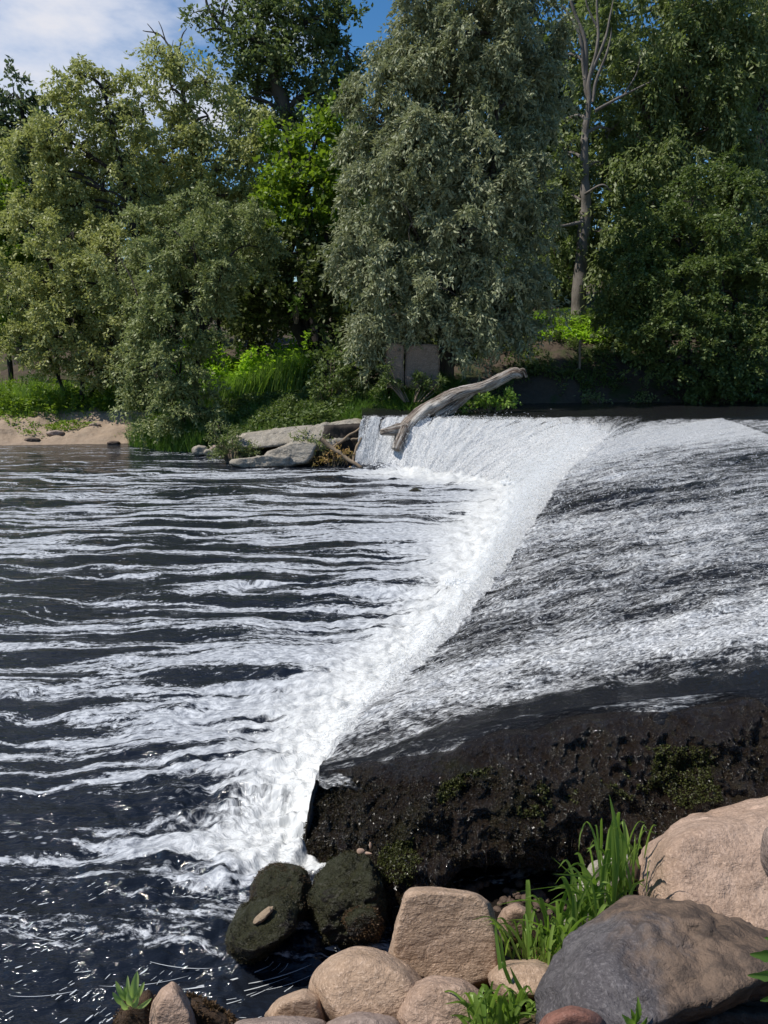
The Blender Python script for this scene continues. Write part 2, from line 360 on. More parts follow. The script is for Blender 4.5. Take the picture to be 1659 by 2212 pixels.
def mat_flow():
    m, nt, out = newmat('rushing_water'); uv = N(nt, 'ShaderNodeUVMap').outputs[0]; fd = attr(nt, 'fd')
    w = noise(nt, uv, .9, 3); sx = N(nt, 'ShaderNodeSeparateXYZ'); L(nt, uv, sx.inputs[0])
    x2 = math_(nt, 'ADD', sx.outputs['X'], math_(nt, 'MULTIPLY', math_(nt, 'SUBTRACT', w, .5), .35))
    cb = N(nt, 'ShaderNodeCombineXYZ'); L(nt, x2, cb.inputs[0]); L(nt, sx.outputs['Y'], cb.inputs[1]); v = cb.outputs[0]
    a = noise(nt, v, 1, 4, .6, .3, (4.5, .8, 1))
    b = noise(nt, v, 1, 4, .65, .8, (22, 7, 1))
    c = noise(nt, v, 1, 3, .7, .6, (75, 32, 1))
    n = math_(nt, 'ADD', math_(nt, 'ADD', math_(nt, 'MULTIPLY', a, .42), math_(nt, 'MULTIPLY', b, .42)), math_(nt, 'MULTIPLY', c, .34))
    thr = math_(nt, 'SUBTRACT', .90, math_(nt, 'MULTIPLY', fd, .47))
    foam = mrange(nt, math_(nt, 'SUBTRACT', n, thr), -.09, .13)
    h = math_(nt, 'ADD', math_(nt, 'MULTIPLY', a, .5), math_(nt, 'ADD', math_(nt, 'MULTIPLY', b, .5), math_(nt, 'MULTIPLY', c, .3)))
    nb = bump(nt, h, 1.0, .045)
    wat = principled(nt, None, (.012, .012, .013), .12, nb, .5, IOR=1.33)
    fcol = mixc(nt, mrange(nt, c, .35, .62), (.27, .275, .28), (.71, .715, .705))
    fo = principled(nt, None, fcol, .45, bump(nt, h, 1.0, .06), .5)
    mx = N(nt, 'ShaderNodeMixShader'); L(nt, foam, mx.inputs[0]); L(nt, wat, mx.inputs[1]); L(nt, fo, mx.inputs[2])
    L(nt, mx.outputs[0], out.inputs[0]); return m
M['flow'] = mat_flow()

# ------------------------------------------------------------------ river pool
def dist_poly(x, y, P):
    d = np.full(x.shape, 1e9)
    for i in range(len(P) - 1):
        a, b = P[i], P[i + 1]; ab = b - a; t = np.clip(((x - a[0]) * ab[0] + (y - a[1]) * ab[1]) / (ab @ ab), 0, 1)
        d = np.minimum(d, np.hypot(x - a[0] - t * ab[0], y - a[1] - t * ab[1]))
    return d
def build_pool():
    nr, nc = 760, 640
    y = 1.5 * (20.5 / 1.5) ** np.linspace(0, 1, nr)
    c = np.linspace(-1.25, .5, nc)
    Y = y[:, None] * np.ones((1, nc)); X = c[None] * (Y + 1.0)
    toe = TP[::20, :2]
    d = dist_poly(X, Y, toe)
    wave = .5 * fbm(X * .8, Y * 3.2, 0, 3, 4) + .35 * fbm(X * 2.5, Y * 8, 0, 9, 3)
    calmfar = sstep(15.6, 14.2, Y + .10 * (X + 3) * (X < -3))
    calmnear = sstep(2.62, 3.25, Y + .20 * (X + .7) + .35 * fbm(X * 1.5, Y * 2.2, 0, 8, 4) + .0)
    calm = calmfar * calmnear
    near = np.exp(-(d / .85) ** 1.3)
    amp = .010 + .022 * calm + .05 * near
    Z = wave * amp
    # lively boil and piled-up foam just off the toe
    Z += near * (.035 + .075 * fbm(X * 5, Y * 9, 0, 31, 4) + .04 * fbm(X * 14, Y * 20, 0, 33, 3)) + np.exp(-d / .22) * (.04 + .10 * np.abs(fbm(X * 7, Y * 7, 0, 35, 3)))
    base = .27 + .16 * sstep(14.5, 11, Y) * sstep(6.5, 9.5, Y) + .16 * sstep(15.4, 14.6, Y) * sstep(12.5, 14.3, Y)
    base = base + .10 * fbm(X * .25, Y * .8, 0, 21, 3) - .03 * sstep(-3, -9, X)
    reach = np.exp(-(d / 1.05) ** 1.05)
    fd = (base + .60 * reach + .40 * near) * calm
    fd = np.clip(fd * (1 - sstep(-.3, -.05, X) * sstep(3.6, 3.4, Y)), 0, 1.25)
    V = np.stack([X, Y, Z], -1).reshape(-1, 3)
    me = make_mesh('river_pool', V, grid_faces(nr, nc), M['pool'], True, {'fd': ('POINT', fd.ravel()), 'calm': ('POINT', calm.ravel())})
    link('river_water', me, kind='structure')
build_pool()

# ------------------------------------------------------------------ weir water (falls + apron + upstream)
def build_flow():
    s_f = np.linspace(0, 1, 46)                      # falls from lip down to toe
    s_a = 14.0 * (np.linspace(0, 1, 330) ** 1.9)      # upstream
    nrm = np.stack([np.cos(np.radians(ANG)), np.sin(np.radians(ANG))], 1)
    rows = []; UV = []; FD = []
    tl = tt
    far = sstep(.62, .8, tt / tt[-1])
    for k in range(len(s_f) - 1, 0, -1):
        f = s_f[k]; P = LP[:, :2] * (1 - f) + TP[:, :2] * f
        z = LP[:, 2] * (1 - f ** (1.7 - .2 * far)) - .03 * f
        le = np.linalg.norm(LP - TP, axis=1) * f
        rows.append(np.column_stack([P, z])); UV.append(np.column_stack([tl, -le])); FD.append(np.full(NT, 2.0 + f))
    for s in s_a:
        P = LP[:, :2] + nrm * s; z = apron_z(LP[:, 2], s, LAM)
        rows.append(np.column_stack([P, z])); UV.append(np.column_stack([tl, np.full(NT, s)])); FD.append(np.full(NT, 0.0))
    V = np.array(rows); UV = np.array(UV); nr = len(V); T = UV[..., 0]; S = UV[..., 1]
    X, Y = V[..., 0], V[..., 1]
    # displacement: ropes of water running down the slope, dying out on the still crest
    turb = np.clip(1 - (V[..., 2] - .86) / .16, 0, 1)
    fall = S < 0
    edge = sstep(.02, .5, Y - 3.42 - 0 * X)           # glassy sheet along the near edge
    edge = np.where(T < 1.0, np.maximum(edge, 0), 1)
    near_edge = sstep(-.02, .16 + .13 * np.maximum(X, 0), Y - 3.38 + .12 * fbm(X * 1.3, Y * 2, 0, 3, 3) + .25 * sstep(.2, -.3, X))
    disp = fbm(T * 4.5, S * .9, 0, 41, 4) * .035 + fbm(T * 14, S * 4.5, 0, 43, 4) * .026
    k = np.where(fall, .9, .25 + .75 * turb) * (.15 + .85 * near_edge)
    k = k * np.where(fall, 1, sstep(6.5, 3.0, S) * .9 + .1)
    dz = disp * k * 1.3
    V[..., 2] += dz; V[..., 0] -= np.where(fall, dz * .8, 0); V[..., 1] -= np.where(fall, dz * .5, 0)
    # foam density
    band = fbm(T * .75 + .2 * S, S * .16, 0, 77, 3)
    fd = .645 + .22 * band
    fd = fd + .30 * np.exp(-((T - 8.4) / 1.3) ** 2) * (S < 4) + .26 * np.exp(-((T - .62) / .34) ** 2) * sstep(-.2, .2, S)
    fd = fd * (.12 + .88 * near_edge)
    Yc = sstep(1.024, .985, V[..., 2] - dz)                      # smooth dark crest water
    Yc = np.maximum(Yc, sstep(15.0, 14.2, Y + .35 * fbm(X * 1.6, Y * 1.6, 0, 93, 3)))
    Yc = Yc * sstep(9.5, 6.5, S)
    fd = fd * Yc
    lipk = np.exp(-np.maximum(S, 0) / (.15 + .6 * sstep(8.0, 11.5, Y) + 2.2 * sstep(10.8, 13.0, Y)))
    ffar = sstep(9.0, 12.2, Y)
    fd = np.where(fall, (.80 + .45 * (-S)) * (.25 + .75 * near_edge) + .12, np.maximum(fd, lipk * (.66 + .22 * ffar) * near_edge * (1 - .9 * (Y > 15.2))))
    # gaps in the far curtain
    fd = fd - np.where(fall & (Y > 12.5), .50 * sstep(.12, .5, fbm(T * 6.5, S * .25, 0, 91, 3)) * sstep(9.5, 12.5, T), 0)
    fd = np.where(fall & (Y > 12.5), fd + .16, fd)
    fd = np.clip(fd, 0, 1.3)
    # the sheet bends down over the near stone edge
    q = np.linspace(1, 0, 15)[:-1]; sk = np.clip((S[:, :1] + .15) / .2, 0, 1) * np.ones((1, 14))
    Ve = np.repeat(V[:, :1], 14, 1).copy(); ow = .11 + .11 * fbm(Ve[..., 0] * 3, q[None] * 0, 0, 23, 3)
    Ve[..., 1] -= q[None] * ow * sk; Ve[..., 2] -= (q[None] ** 2.2) * (.11 + .07 * fbm(Ve[..., 0] * 5, 0, 0, 24, 3)) * sk + .012 * fbm(Ve[..., 0] * 9, q[None] * 4, 0, 25, 3) * sk
    V = np.concatenate([Ve, V], 1); fe = .42 + .45 * fbm(Ve[..., 0] * 2.2, q[None] * 2, 0, 26, 3); fe = np.where(fall[:, :1], fd[:, :1], fe); fd = np.concatenate([fe, fd], 1)
    uve = np.repeat(UV[:, :1], 14, 1).copy(); uve[..., 0] -= q[None] * .25; UV = np.concatenate([uve, UV], 1); nt_ = NT + 14
    me = make_mesh('weir_water', V.reshape(-1, 3), grid_faces(nr, nt_, True), M['flow'], True, {'fd': ('POINT', fd.ravel())}, UV.reshape(-1, 2))
    link('falling_water', me, kind='structure')
    return V[:, 14:]
FLOWV = build_flow()

# spray: droplets thrown up where the falls land
def octas(P, r, rng_):
    n = len(P); base = np.array([(1, 0, 0), (-1, 0, 0), (0, 1, 0), (0, -1, 0), (0, 0, 1.3), (0, 0, -1.3)], float)
    V = P[:, None] + base[None] * r[:, None, None] * (1 + .5 * rng_.standard_normal((n, 6, 1)) * .5)
    F_ = np.array([(0, 2, 4), (2, 1, 4), (1, 3, 4), (3, 0, 4), (2, 0, 5), (1, 2, 5), (3, 1, 5), (0, 3, 5)])
    return V.reshape(-1, 3), (np.arange(n)[:, None, None] * 6 + F_[None]).reshape(-1, 3)
def build_spray():
    m, nt, out = newmat('spray_drops')
    principled(nt, out, (.80, .82, .83), .3, None, .5)
    n = 42000
    i = rng.integers(4, NT - 40, n); f = rng.random(n) ** .8
    P = LP[i] * (1 - f[:, None]) + TP[i] * f[:, None]
    P[:, 2] = LP[i, 2] * (1 - f ** 1.6)
    D = P[:, 1]
    h = rng.exponential(.035, n) * (1 + 2.0 * (f > .75)); P[:, 2] += h
    P[:, :2] += rng.normal(0, .05, (n, 2)) + ((TP - LP)[i, :2]) * rng.exponential(.06, n)[:, None]
    r = (.0011 + .0007 * D / 4) * rng.uniform(.6, 1.8, n)
    # flecks tossed up over the apron
    m2 = 3500; a = rng.integers(60, len(FLOWV) - 150, m2); b = rng.integers(25, 420, m2); Q = FLOWV[a, b].copy(); D2 = Q[:, 1]
    Q[:, 2] += rng.exponential(.012, m2); r2 = (.0016 + .0008 * D2 / 4) * rng.uniform(.6, 1.6, m2)
    keep = (D2 > 3.8) & (D2 < 13.5) & (Q[:, 0] < 6)
    P = np.vstack([P, Q[keep]]); r = np.concatenate([r, r2[keep]])
    # a few splash crowns
    for (u, v, hh, nn, sp) in ((985, 1258, .10, 500, .12), (905, 1400, .05, 260, .06), (1100, 1045, .12, 300, .15)):
        c = at(u, v, z=.10 if v != 1640 else .4)
        th = rng.uniform(0, 2 * np.pi, nn); q = rng.random(nn); k = rng.integers(0, 7, nn); th = np.where(rng.random(nn) < .7, k * .9 + rng.normal(0, .12, nn), th)
        rad = sp * q; z = hh * 4 * q * (1 - q * .72) * rng.uniform(.5, 1, nn) * .6
        P = np.vstack([P, np.column_stack([c[0] + rad * np.cos(th), c[1] + rad * np.sin(th), c[2] - .06 + z])])
        r = np.concatenate([r, (.0022 + .0011 * c[1] / 4) * rng.uniform(.7, 2.2, nn)])
    V, F_ = octas(P, r, rng)
    link('water_spray', make_mesh('spray', V, F_, m, True), kind='stuff', label='white droplets splashing where the falling water lands', cat='spray')
build_spray()

# foam flecks and swirl lines drifting on the dark corner of the pool
def build_flecks():
    m, nt, out = newmat('drifting_foam'); principled(nt, out, (.46, .48, .49), .6, None, .3)
    V, Fq, n0 = [], [], 0
    def fleck(c, L_, W_, th, bend=0.0):
        nonlocal n0
        k = 9; t = np.linspace(-1, 1, k); w = W_ * np.sqrt(np.clip(1 - t * t, 0.02, 1)) * (1 + .35 * rng.standard_normal(k) * .5)
        ang_ = th + bend * t; dx = np.cumsum(np.cos(ang_)) ; dy = np.cumsum(np.sin(ang_)); dx -= dx.mean(); dy -= dy.mean()
        px = c[0] + dx * L_ / k; py = c[1] + dy * L_ / k; nx, ny = -np.sin(ang_), np.cos(ang_)
        A = np.column_stack([px + nx * w, py + ny * w, np.full(k, .014)]); B = np.column_stack([px - nx * w, py - ny * w, np.full(k, .014)])
        V.append(np.stack([A, B], 1).reshape(-1, 3)); i = np.arange(k - 1) * 2
        Fq.append(np.stack([i, i + 1, i + 3, i + 2], -1) + n0); n0 += 2 * k
    for _ in range(250):
        u = rng.uniform(-60, 560) if rng.random() < .8 else rng.uniform(0, 700); v = rng.uniform(1900, 2215)
        if v < 1985 + (u - 250) * .12 - 90: continue
        c = at(u, v, z=0); th = R(-8) + (u - 100) / 900 * .8 + rng.normal(0, .16) + R(48) * (u < 420)
        big = rng.random() < .16
        fleck(c, rng.uniform(.012, .04) * (1 if not big else 1.2), rng.uniform(.0007, .0018) * (2.0 if big else 1), th, rng.normal(0, .05))
    for (u0, v0, u1, v1, w) in ((380, 2150, 600, 2095, .004), (420, 2165, 640, 2120, .0015), (430, 2190, 600, 2140, .0014), (500, 2140, 690, 2090, .0018), (560, 2175, 640, 2135, .0020), (150, 2110, 290, 2085, .0014), (20, 2010, 160, 2050, .0014), (300, 2080, 470, 2105, .0012), (200, 2140, 420, 2120, .001), (10, 2160, 180, 2150, .001), (560, 2150, 690, 2110, .0012), (470, 2170, 560, 2150, .0012)):
        a, b = at(u0, v0, z=0), at(u1, v1, z=0); c = (a + b) / 2; d = b - a
        fleck(c, np.hypot(d[0], d[1]), w, math.atan2(d[1], d[0]), .22)
    for k in range(4):      # eddy arcs beside the mossy rock
        c0 = at(575 + k * 14, 2075 + k * 5, z=0); fleck(c0, .12, .0013, R(60) + k * .05, .7)
    # froth collar round the mossy rock, froth patch between the rocks
    for (u, v, L_, W_, th) in ((487, 2028, .07, .009, R(-60)), (500, 2046, .07, .008, R(-30)), (535, 2058, .08, .009, R(-12)), (570, 2062, .06, .007, R(5)),
                               (672, 2025, .09, .012, R(-25)), (695, 2040, .12, .016, R(-30)), (715, 2052, .10, .014, R(-20)), (655, 2038, .05, .007, R(10)), (650, 2052, .04, .004, R(15)), (480, 2010, .05, .009, R(-70)), (735, 2060, .08, .008, R(-20))):
        fleck(at(u, v, z=0), L_, W_, th, .2)
    link('foam_flecks', make_mesh('foam_flecks', np.vstack(V), np.vstack(Fq), m), kind='stuff', label='thin white foam flecks drifting on the dark water', cat='foam')
build_flecks()

# ------------------------------------------------------------------ weir stonework: wet mossy near face
def build_weir():
    m, nt, out = newmat('wet_mossy_masonry'); co = objco(nt)
    a = noise(nt, co, 7, 6, .65, .5, (1, 1, .7)); b = noise(nt, co, 32, 5, .7, .4, (1.4, 1.4, .4)); c = noise(nt, co, 110, 4, .75, .3, (1.3, 1.3, .6))
    col = ramp(nt, a, [(.3, (.012, .007, .004)), (.5, (.030, .019, .012)), (.7, (.045, .036, .022))])
    mo = noise(nt, co, 3.3, 6, .62, .4)
    mcol = mixc(nt, b, (.06, .062, .016), (.016, .018, .007))
    col = mixc(nt, mrange(nt, mo, .56, .74, 0, .8), col, mcol)
    bright = noise(nt, co, 2.0, 3, .6, 0, (1, 1, 1.3))
    col = mixc(nt, math_(nt, 'MULTIPLY', mrange(nt, bright, .66, .73), mrange(nt, b, .4, .6)), col, (.12, .16, .015))
    col = mixc(nt, mrange(nt, c, .52, .66, 0, .6), col, (.10, .085, .06)); col = mixc(nt, mrange(nt, c, .46, .36, 0, .7), col, (.006, .004, .003))
    h = math_(nt, 'ADD', math_(nt, 'MULTIPLY', a, .6), math_(nt, 'ADD', math_(nt, 'MULTIPLY', b, .5), math_(nt, 'MULTIPLY', c, .35)))
    principled(nt, out, col, mrange(nt, b, .4, .65, .05, .30), bump(nt, h, 1.0, .11), 1.0)
    M['weir'] = m
    path = np.array([(-.12, 3.66), (-.26, 3.54), (-.30, 3.44), (-.22, 3.36), (.0, 3.31), (.5, 3.29), (1.05, 3.31), (1.9, 3.36), (3.2, 3.4), (7.5, 3.45)])
    n = 1150; P = catmull(path, n); al_ = np.concatenate(([0], np.cumsum(np.linalg.norm(np.diff(P, axis=0), axis=1))))
    q = al_[-1] * np.linspace(0, 1, n) ** 1.7; P = np.column_stack([np.interp(q, al_, P[:, 0]), np.interp(q, al_, P[:, 1])])
    T = np.gradient(P, axis=0); T /= np.linalg.norm(T, axis=1)[:, None]; Nn = np.column_stack([T[:, 1], -T[:, 0]])
    top = apron_z(.46, np.maximum(P[:, 0] + .3, 0), 1.6) - .10 * sstep(3.45, 3.65, P[:, 1]) - .015 + .03 * fbm(P[:, 0] * 4, P[:, 1] * 4, 0, 19, 3)
    prof = [(-.45, 'a', -.10), (-.16, 'a', -.035), (-.04, 'a', -.02), (.03, 'f', .97), (.09, 'f', .85), (.15, 'f', .66), (.22, 'f', .45), (.29, 'f', .22), (.32, 'f', .0), (.30, 'f', -.10), (.16, 'f', -.14), (-.04, 'f', -.18), (-.10, 'f', -.6), (-.12, 'f', -1.2)]
    w = np.concatenate(([0], np.cumsum([.3, .12, .08, .12, .14, .16, .18, .16, .08, .15, .2, .3, .4])))
    ww = np.linspace(0, w[-1], 330)
    o = np.interp(ww, w, [p[0] for p in prof])
    zlow = .30 - .08 * sstep(.3, -.3, P[:, 0]) + .05 * fbm(P[:, 0] * 3, P[:, 1] * 3, 0, 12, 3) + .10 * sstep(1.2, 2.2, P[:, 0])
    span = np.maximum(top - zlow, .12)
    Z = np.array([[(top[i] + p[2]) if p[1] == 'a' else (zlow[i] + p[2] * (span[i] if p[2] > 0 else 1.0)) for p in prof] for i in range(n)])
    Zi = np.array([np.interp(ww, w, Z[i]) for i in range(n)])
    bulge = 1 + .25 * sstep(1, 3, P[:, 0]) - .55 * sstep(.15, -.25, P[:, 0])
    O = o[None] * np.where(o[None] > 0, bulge[:, None], 1)
    cave = sstep(.12, .5, P[:, 0] + .12 * fbm(P[:, 0] * 4, 0, 0, 29, 2))[:, None]
    foot = np.interp(ww, w, [-.45, -.16, -.04, .05, .13, .21, .30, .38, .44, .48, .52, .55, .62, .66])[None] * (1 - .80 * sstep(.12, -.22, P[:, 0])) [:, None] * (1 - .7 * sstep(3.4, 3.55, P[:, 1]))[:, None]
    O = O * cave + foot * (1 - cave)
    X = P[:, 0][:, None] + Nn[:, 0][:, None] * O; Y = P[:, 1][:, None] + Nn[:, 1][:, None] * O
    # lumps
    big = fbm(X * 3.2, Y * 3.2, Zi * 4.2, 50, 2); med = 1 - np.abs(fbm(X * 8, Y * 8, Zi * 10, 55, 3)) * 2; fine = fbm(X * 30, Y * 30, Zi * 26, 58, 4)
    k = sstep(.0, .12, (top + .0)[:, None] - Zi)
    drip = fbm(X * 22, Y * 22, Zi * 1.5, 61, 3)
    dd = (big * .10 + (med - .6) * .026 + fine * .030 + drip * .024 + fbm(X * 75, Y * 75, Zi * 60, 63, 2) * .010) * k + fine * .010 * (1 - k)
    X = X + Nn[:, 0][:, None] * dd; Y = Y + Nn[:, 1][:, None] * dd; Zi = Zi + dd * .35 * k
    V = np.stack([X, Y, Zi], -1).reshape(-1, 3)
    sel = np.zeros(X.shape, bool); sel[:, 95:265] = True; sel &= (Zi > .02) & (X < 2.6) & (fbm(X * 5, Y * 5, Zi * 5, 67, 3) > -.12)
    global WS; WS = (np.stack([X, Y, Zi], -1)[sel] - np.array((.5, 3.5, 0)), np.stack([np.broadcast_to(Nn[:, :1], X.shape), np.broadcast_to(Nn[:, 1:], X.shape), X * 0 + .3], -1)[sel])
    root = empty('weir', (.5, 3.5, 0), 'long dark mossy weir of wet stone that the river pours over', 'weir')
    me = make_mesh('stone_face', V - np.array((.5, 3.5, 0)), grid_faces(n, len(ww)), m)
    link('stone_face', me, root)
    # solid body under the flowing water
    rows = []
    nrm = np.stack([np.cos(np.radians(ANG)), np.sin(np.radians(ANG))], 1); sl = slice(0, NT, 6)
    for f in (1.0, .8, .5, .2):
        Q = LP[sl, :2] * (1 - f) + TP[sl, :2] * f + nrm[sl] * .12; rows.append(np.column_stack([Q, LP[sl, 2] * (1 - f ** 1.6) - .16]))
    for s in (.15, .5, 1, 2, 4, 8, 13):
        rows.append(np.column_stack([LP[sl, :2] + nrm[sl] * s, apron_z(LP[sl, 2], s, LAM[sl]) - .14]))
    A = np.array(rows); A[:, 0, 1] += .15
    me = make_mesh('stone_apron', A.reshape(-1, 3) - np.array((.5, 3.5, 0)), grid_faces(len(A), A.shape[1], True), m)
    link('stone_apron', me, root)
    # hanging drips / weed strings under the overhang
    tb = Tubes()
    for _ in range(120):
        x = rng.uniform(-.15, 2.2); y = 3.0 + rng.uniform(-.04, .12) - .08 * sstep(1, 3, x); z1 = .32 + .05 * rng.random(); z0 = z1 - rng.uniform(.05, .24)
        pts = [(x + rng.normal(0, .003), y, z) for z in np.linspace(z1, z0, 5)]
        tb.add(pts, np.linspace(.003, .0007, 5) * rng.uniform(.5, 1.6), 4)
    me = tb.mesh('hanging_weed', m)
    for v_ in me.vertices: v_.co -= Vector((.5, 3.5, 0))
    o_ = link('hanging_weed', me, root); o_['kind'] = 'stuff'
    return root
WEIR = build_weir()

# moss tufts on the face: many tiny blades, gives the furry look
def scatter_moss(name, samples, n, size, mat, seed, parent=None):
    r = np.random.default_rng(seed); i = r.integers(0, len(samples[0]), n); P = samples[0][i] + r.normal(0, .004, (n, 3)); Nn = samples[1][i]
    d = Nn + r.normal(0, .6, (n, 3)); d[:, 2] -= .25; d /= np.linalg.norm(d, axis=1)[:, None]
    b = np.cross(d, r.normal(0, 1, (n, 3))); b /= np.linalg.norm(b, axis=1)[:, None]
    Ln = size * r.uniform(.5, 1.5, n)[:, None]; W = Ln * .28
    V = np.stack([P - d * Ln * .2, P + d * Ln * .4 + b * W, P + d * Ln, P + d * Ln * .4 - b * W], 1).reshape(-1, 3)
    me = make_mesh(name, V, np.arange(n * 4).reshape(-1, 4), mat, False, {'lv': ('FACE', r.random(n))})
    return me

M['wallmoss'] = mat_leaf('wall_weed', (.008, .006, .004), (.042, .035, .018), .1, .35, .4)
M['greenmoss'] = mat_leaf('green_moss', (.025, .027, .006), (.075, .085, .018), .15, .5, .4)
gs = fbm(WS[0][:, 0] * 2.6 + 3.1, WS[0][:, 1] * 2.6, WS[0][:, 2] * 3.2, 68, 3) > .30
q_ = link('moss', scatter_moss('moss', (WS[0][gs], WS[1][gs]), 16000, .009, M['greenmoss'], 9), WEIR); q_['kind'] = 'stuff'
q_ = link('moss', scatter_moss('moss', WS, 42000, .009, M['wallmoss'], 8), WEIR); q_['kind'] = 'stuff'
# ------------------------------------------------------------------ terrain
def shore_y(x):
    return np.interp(x, [-60, -14, -9, -6.3, -5.2, -4.2, -3.4, -2.6, -.9, -.25, .1, .6, 1.3, 2.2, 3.2, 5, 8, 14, 60],
                     [16, 17.0, 18.3, 18.6, 17.6, 17.1, 16.2, 15.7, 15.6, 15.9, 16.0, 16.5, 17.1, 17.6, 18.1, 18.4, 18.5, 19, 20])
def terr(x, y):
    x = np.asarray(x, float); y = np.asarray(y, float)
    d = y - shore_y(x)
    right = sstep(-.2, .8, x)
    zb = -.12 + right * 1.02
    rise = np.interp(x, [-9, -6, -4, -2, 0, 1.5, 3, 4.5, 6, 20], [.8, .9, .65, .9, 1.0, .9, 1.6, 2.05, 2.0, 2.0])
    w = np.interp(x, [-9, -6, -4, 0, 2, 5, 20], [2.4, 2.4, 2.6, 1.6, 2.6, 3.2, 3.4])
    t = np.clip(d / w, -2, 1); z = zb + rise * (np.clip(t, 0, 1) ** .8) + np.minimum(t, 0) * .8 + .05 * np.clip(d - w, 0, 12) + .13 * np.clip(d - 13, 0, 60)
    z = z + .10 * fbm(x * 2.1, y * 2.6, 0, 73, 4) * sstep(.1, .7, d) * sstep(-5.2, -6.2, x) + .22 * fbm(x * .7, y * .7, 0, 70, 4) * sstep(0, 1.5, d) + .05 * fbm(x * 3, y * 3, 0, 71, 3) * sstep(-.3, .3, d)
    return z
def build_far_bank():
    x = np.concatenate([np.linspace(-150, -16, 40), np.linspace(-15.5, 13, 420), np.linspace(14, 150, 40)])
    y = np.concatenate([np.linspace(14.6, 25, 260), 25 + 170 * np.linspace(0.01, 1, 50) ** 2])
    X, Y = np.meshgrid(x, y); Z = terr(X, Y)
    m, nt, out = newmat('bank_soil'); co = objco(nt)
    n1 = noise(nt, co, 1.2, 6, .6); n2 = noise(nt, co, 9, 6, .65); n3 = noise(nt, co, 45, 3, .6)
    sand = attr(nt, 'sand')
    soil = mixc(nt, n2, (.045, .034, .025), (.11, .085, .062)); soil = mixc(nt, mrange(nt, n1, .5, .6, 0, .7), soil, (.035, .055, .014))
    snd = mixc(nt, n2, (.25, .18, .125), (.39, .31, .23)); snd = mixc(nt, mrange(nt, n3, .5, .7, 0, .5), snd, (.22, .15, .10))
    col = mixc(nt, mrange(nt, math_(nt, 'ADD', sand, math_(nt, 'MULTIPLY', math_(nt, 'SUBTRACT', n2, .5), .5)), .4, .6), soil, snd)
    principled(nt, out, col, .95, bump(nt, math_(nt, 'ADD', n2, math_(nt, 'MULTIPLY', n3, .3)), .8, .05), .15)
    d = Y - shore_y(X)
    sand = sstep(-5.6, -6.6, X) * sstep(3.0, 2.0, d) + .9 * np.exp(-((X - 4.7) / .5) ** 2 - ((Y - 21.9) / .35) ** 2) + .9 * np.exp(-((X + 4.6) / .6) ** 2 - ((Y - 19.9) / .15) ** 2)
    link('river_bank', make_mesh('far_bank', np.stack([X, Y, Z], -1).reshape(-1, 3), grid_faces(len(y), len(x)), m, True, {'sand': ('POINT', sand.ravel())}), kind='structure')
    # near bank: rubble and soil sloping from under the camera into the water
    x = np.linspace(-9, 9, 240); y = np.linspace(-8, 3.35, 200); X, Y = np.meshgrid(x, y)
    k = sstep(-.9, .6, X)
    edge = 1.72 + .95 * k + .55 * sstep(.02, .3, X) - .1 * sstep(-1, -4, X)
    Z = -.35 + (edge - Y) * .62 * sstep(-.2, .2, edge - Y + .2); Z = np.minimum(Z, .85 + .04 * (2 - Y)); kx = sstep(.05, .3, X) * sstep(2.1, 2.4, Y); Z = Z * (1 - kx) + kx * (.03 + np.clip(3.1 - Y, -1, 2) * .10 - .4 * sstep(3.1, 3.35, Y)); Z = Z + .04 * fbm(X * 4, Y * 4, 0, 81, 4)
    m2, nt, out = newmat('near_soil'); co = objco(nt); n2 = noise(nt, co, 14, 6, .7); n3 = noise(nt, co, 60, 4, .7, 1.0, (1, 3, 1))
    col = mixc(nt, n2, (.05, .035, .02), (.17, .12, .07)); col = mixc(nt, mrange(nt, n3, .5, .65, 0, .6), col, (.34, .26, .15))
    sp2 = N(nt, 'ShaderNodeSeparateXYZ'); L(nt, co, sp2.inputs[0]); col = mixc(nt, mrange(nt, math_(nt, 'ADD', sp2.outputs['Z'], math_(nt, 'MULTIPLY', n2, .1)), .24, .12), col, (.018, .013, .009))
    principled(nt, out, col, .95, bump(nt, math_(nt, 'ADD', n2, n3), 1, .02), .15)
    link('ground', make_mesh('near_bank', np.stack([X, Y, Z], -1).reshape(-1, 3), grid_faces(len(y), len(x)), m2), kind='structure')
    # river bed
    m3, nt, out = newmat('river_mud'); principled(nt, out, (.03, .025, .018), .9)
    s = 150; link('river_bed', make_mesh('river_bed', np.array([(-s, -40, -1.3), (s, -40, -1.3), (s, 60, -1.3), (-s, 60, -1.3)]), np.array([[0, 1, 2, 3]]), m3), kind='structure')
build_far_bank()

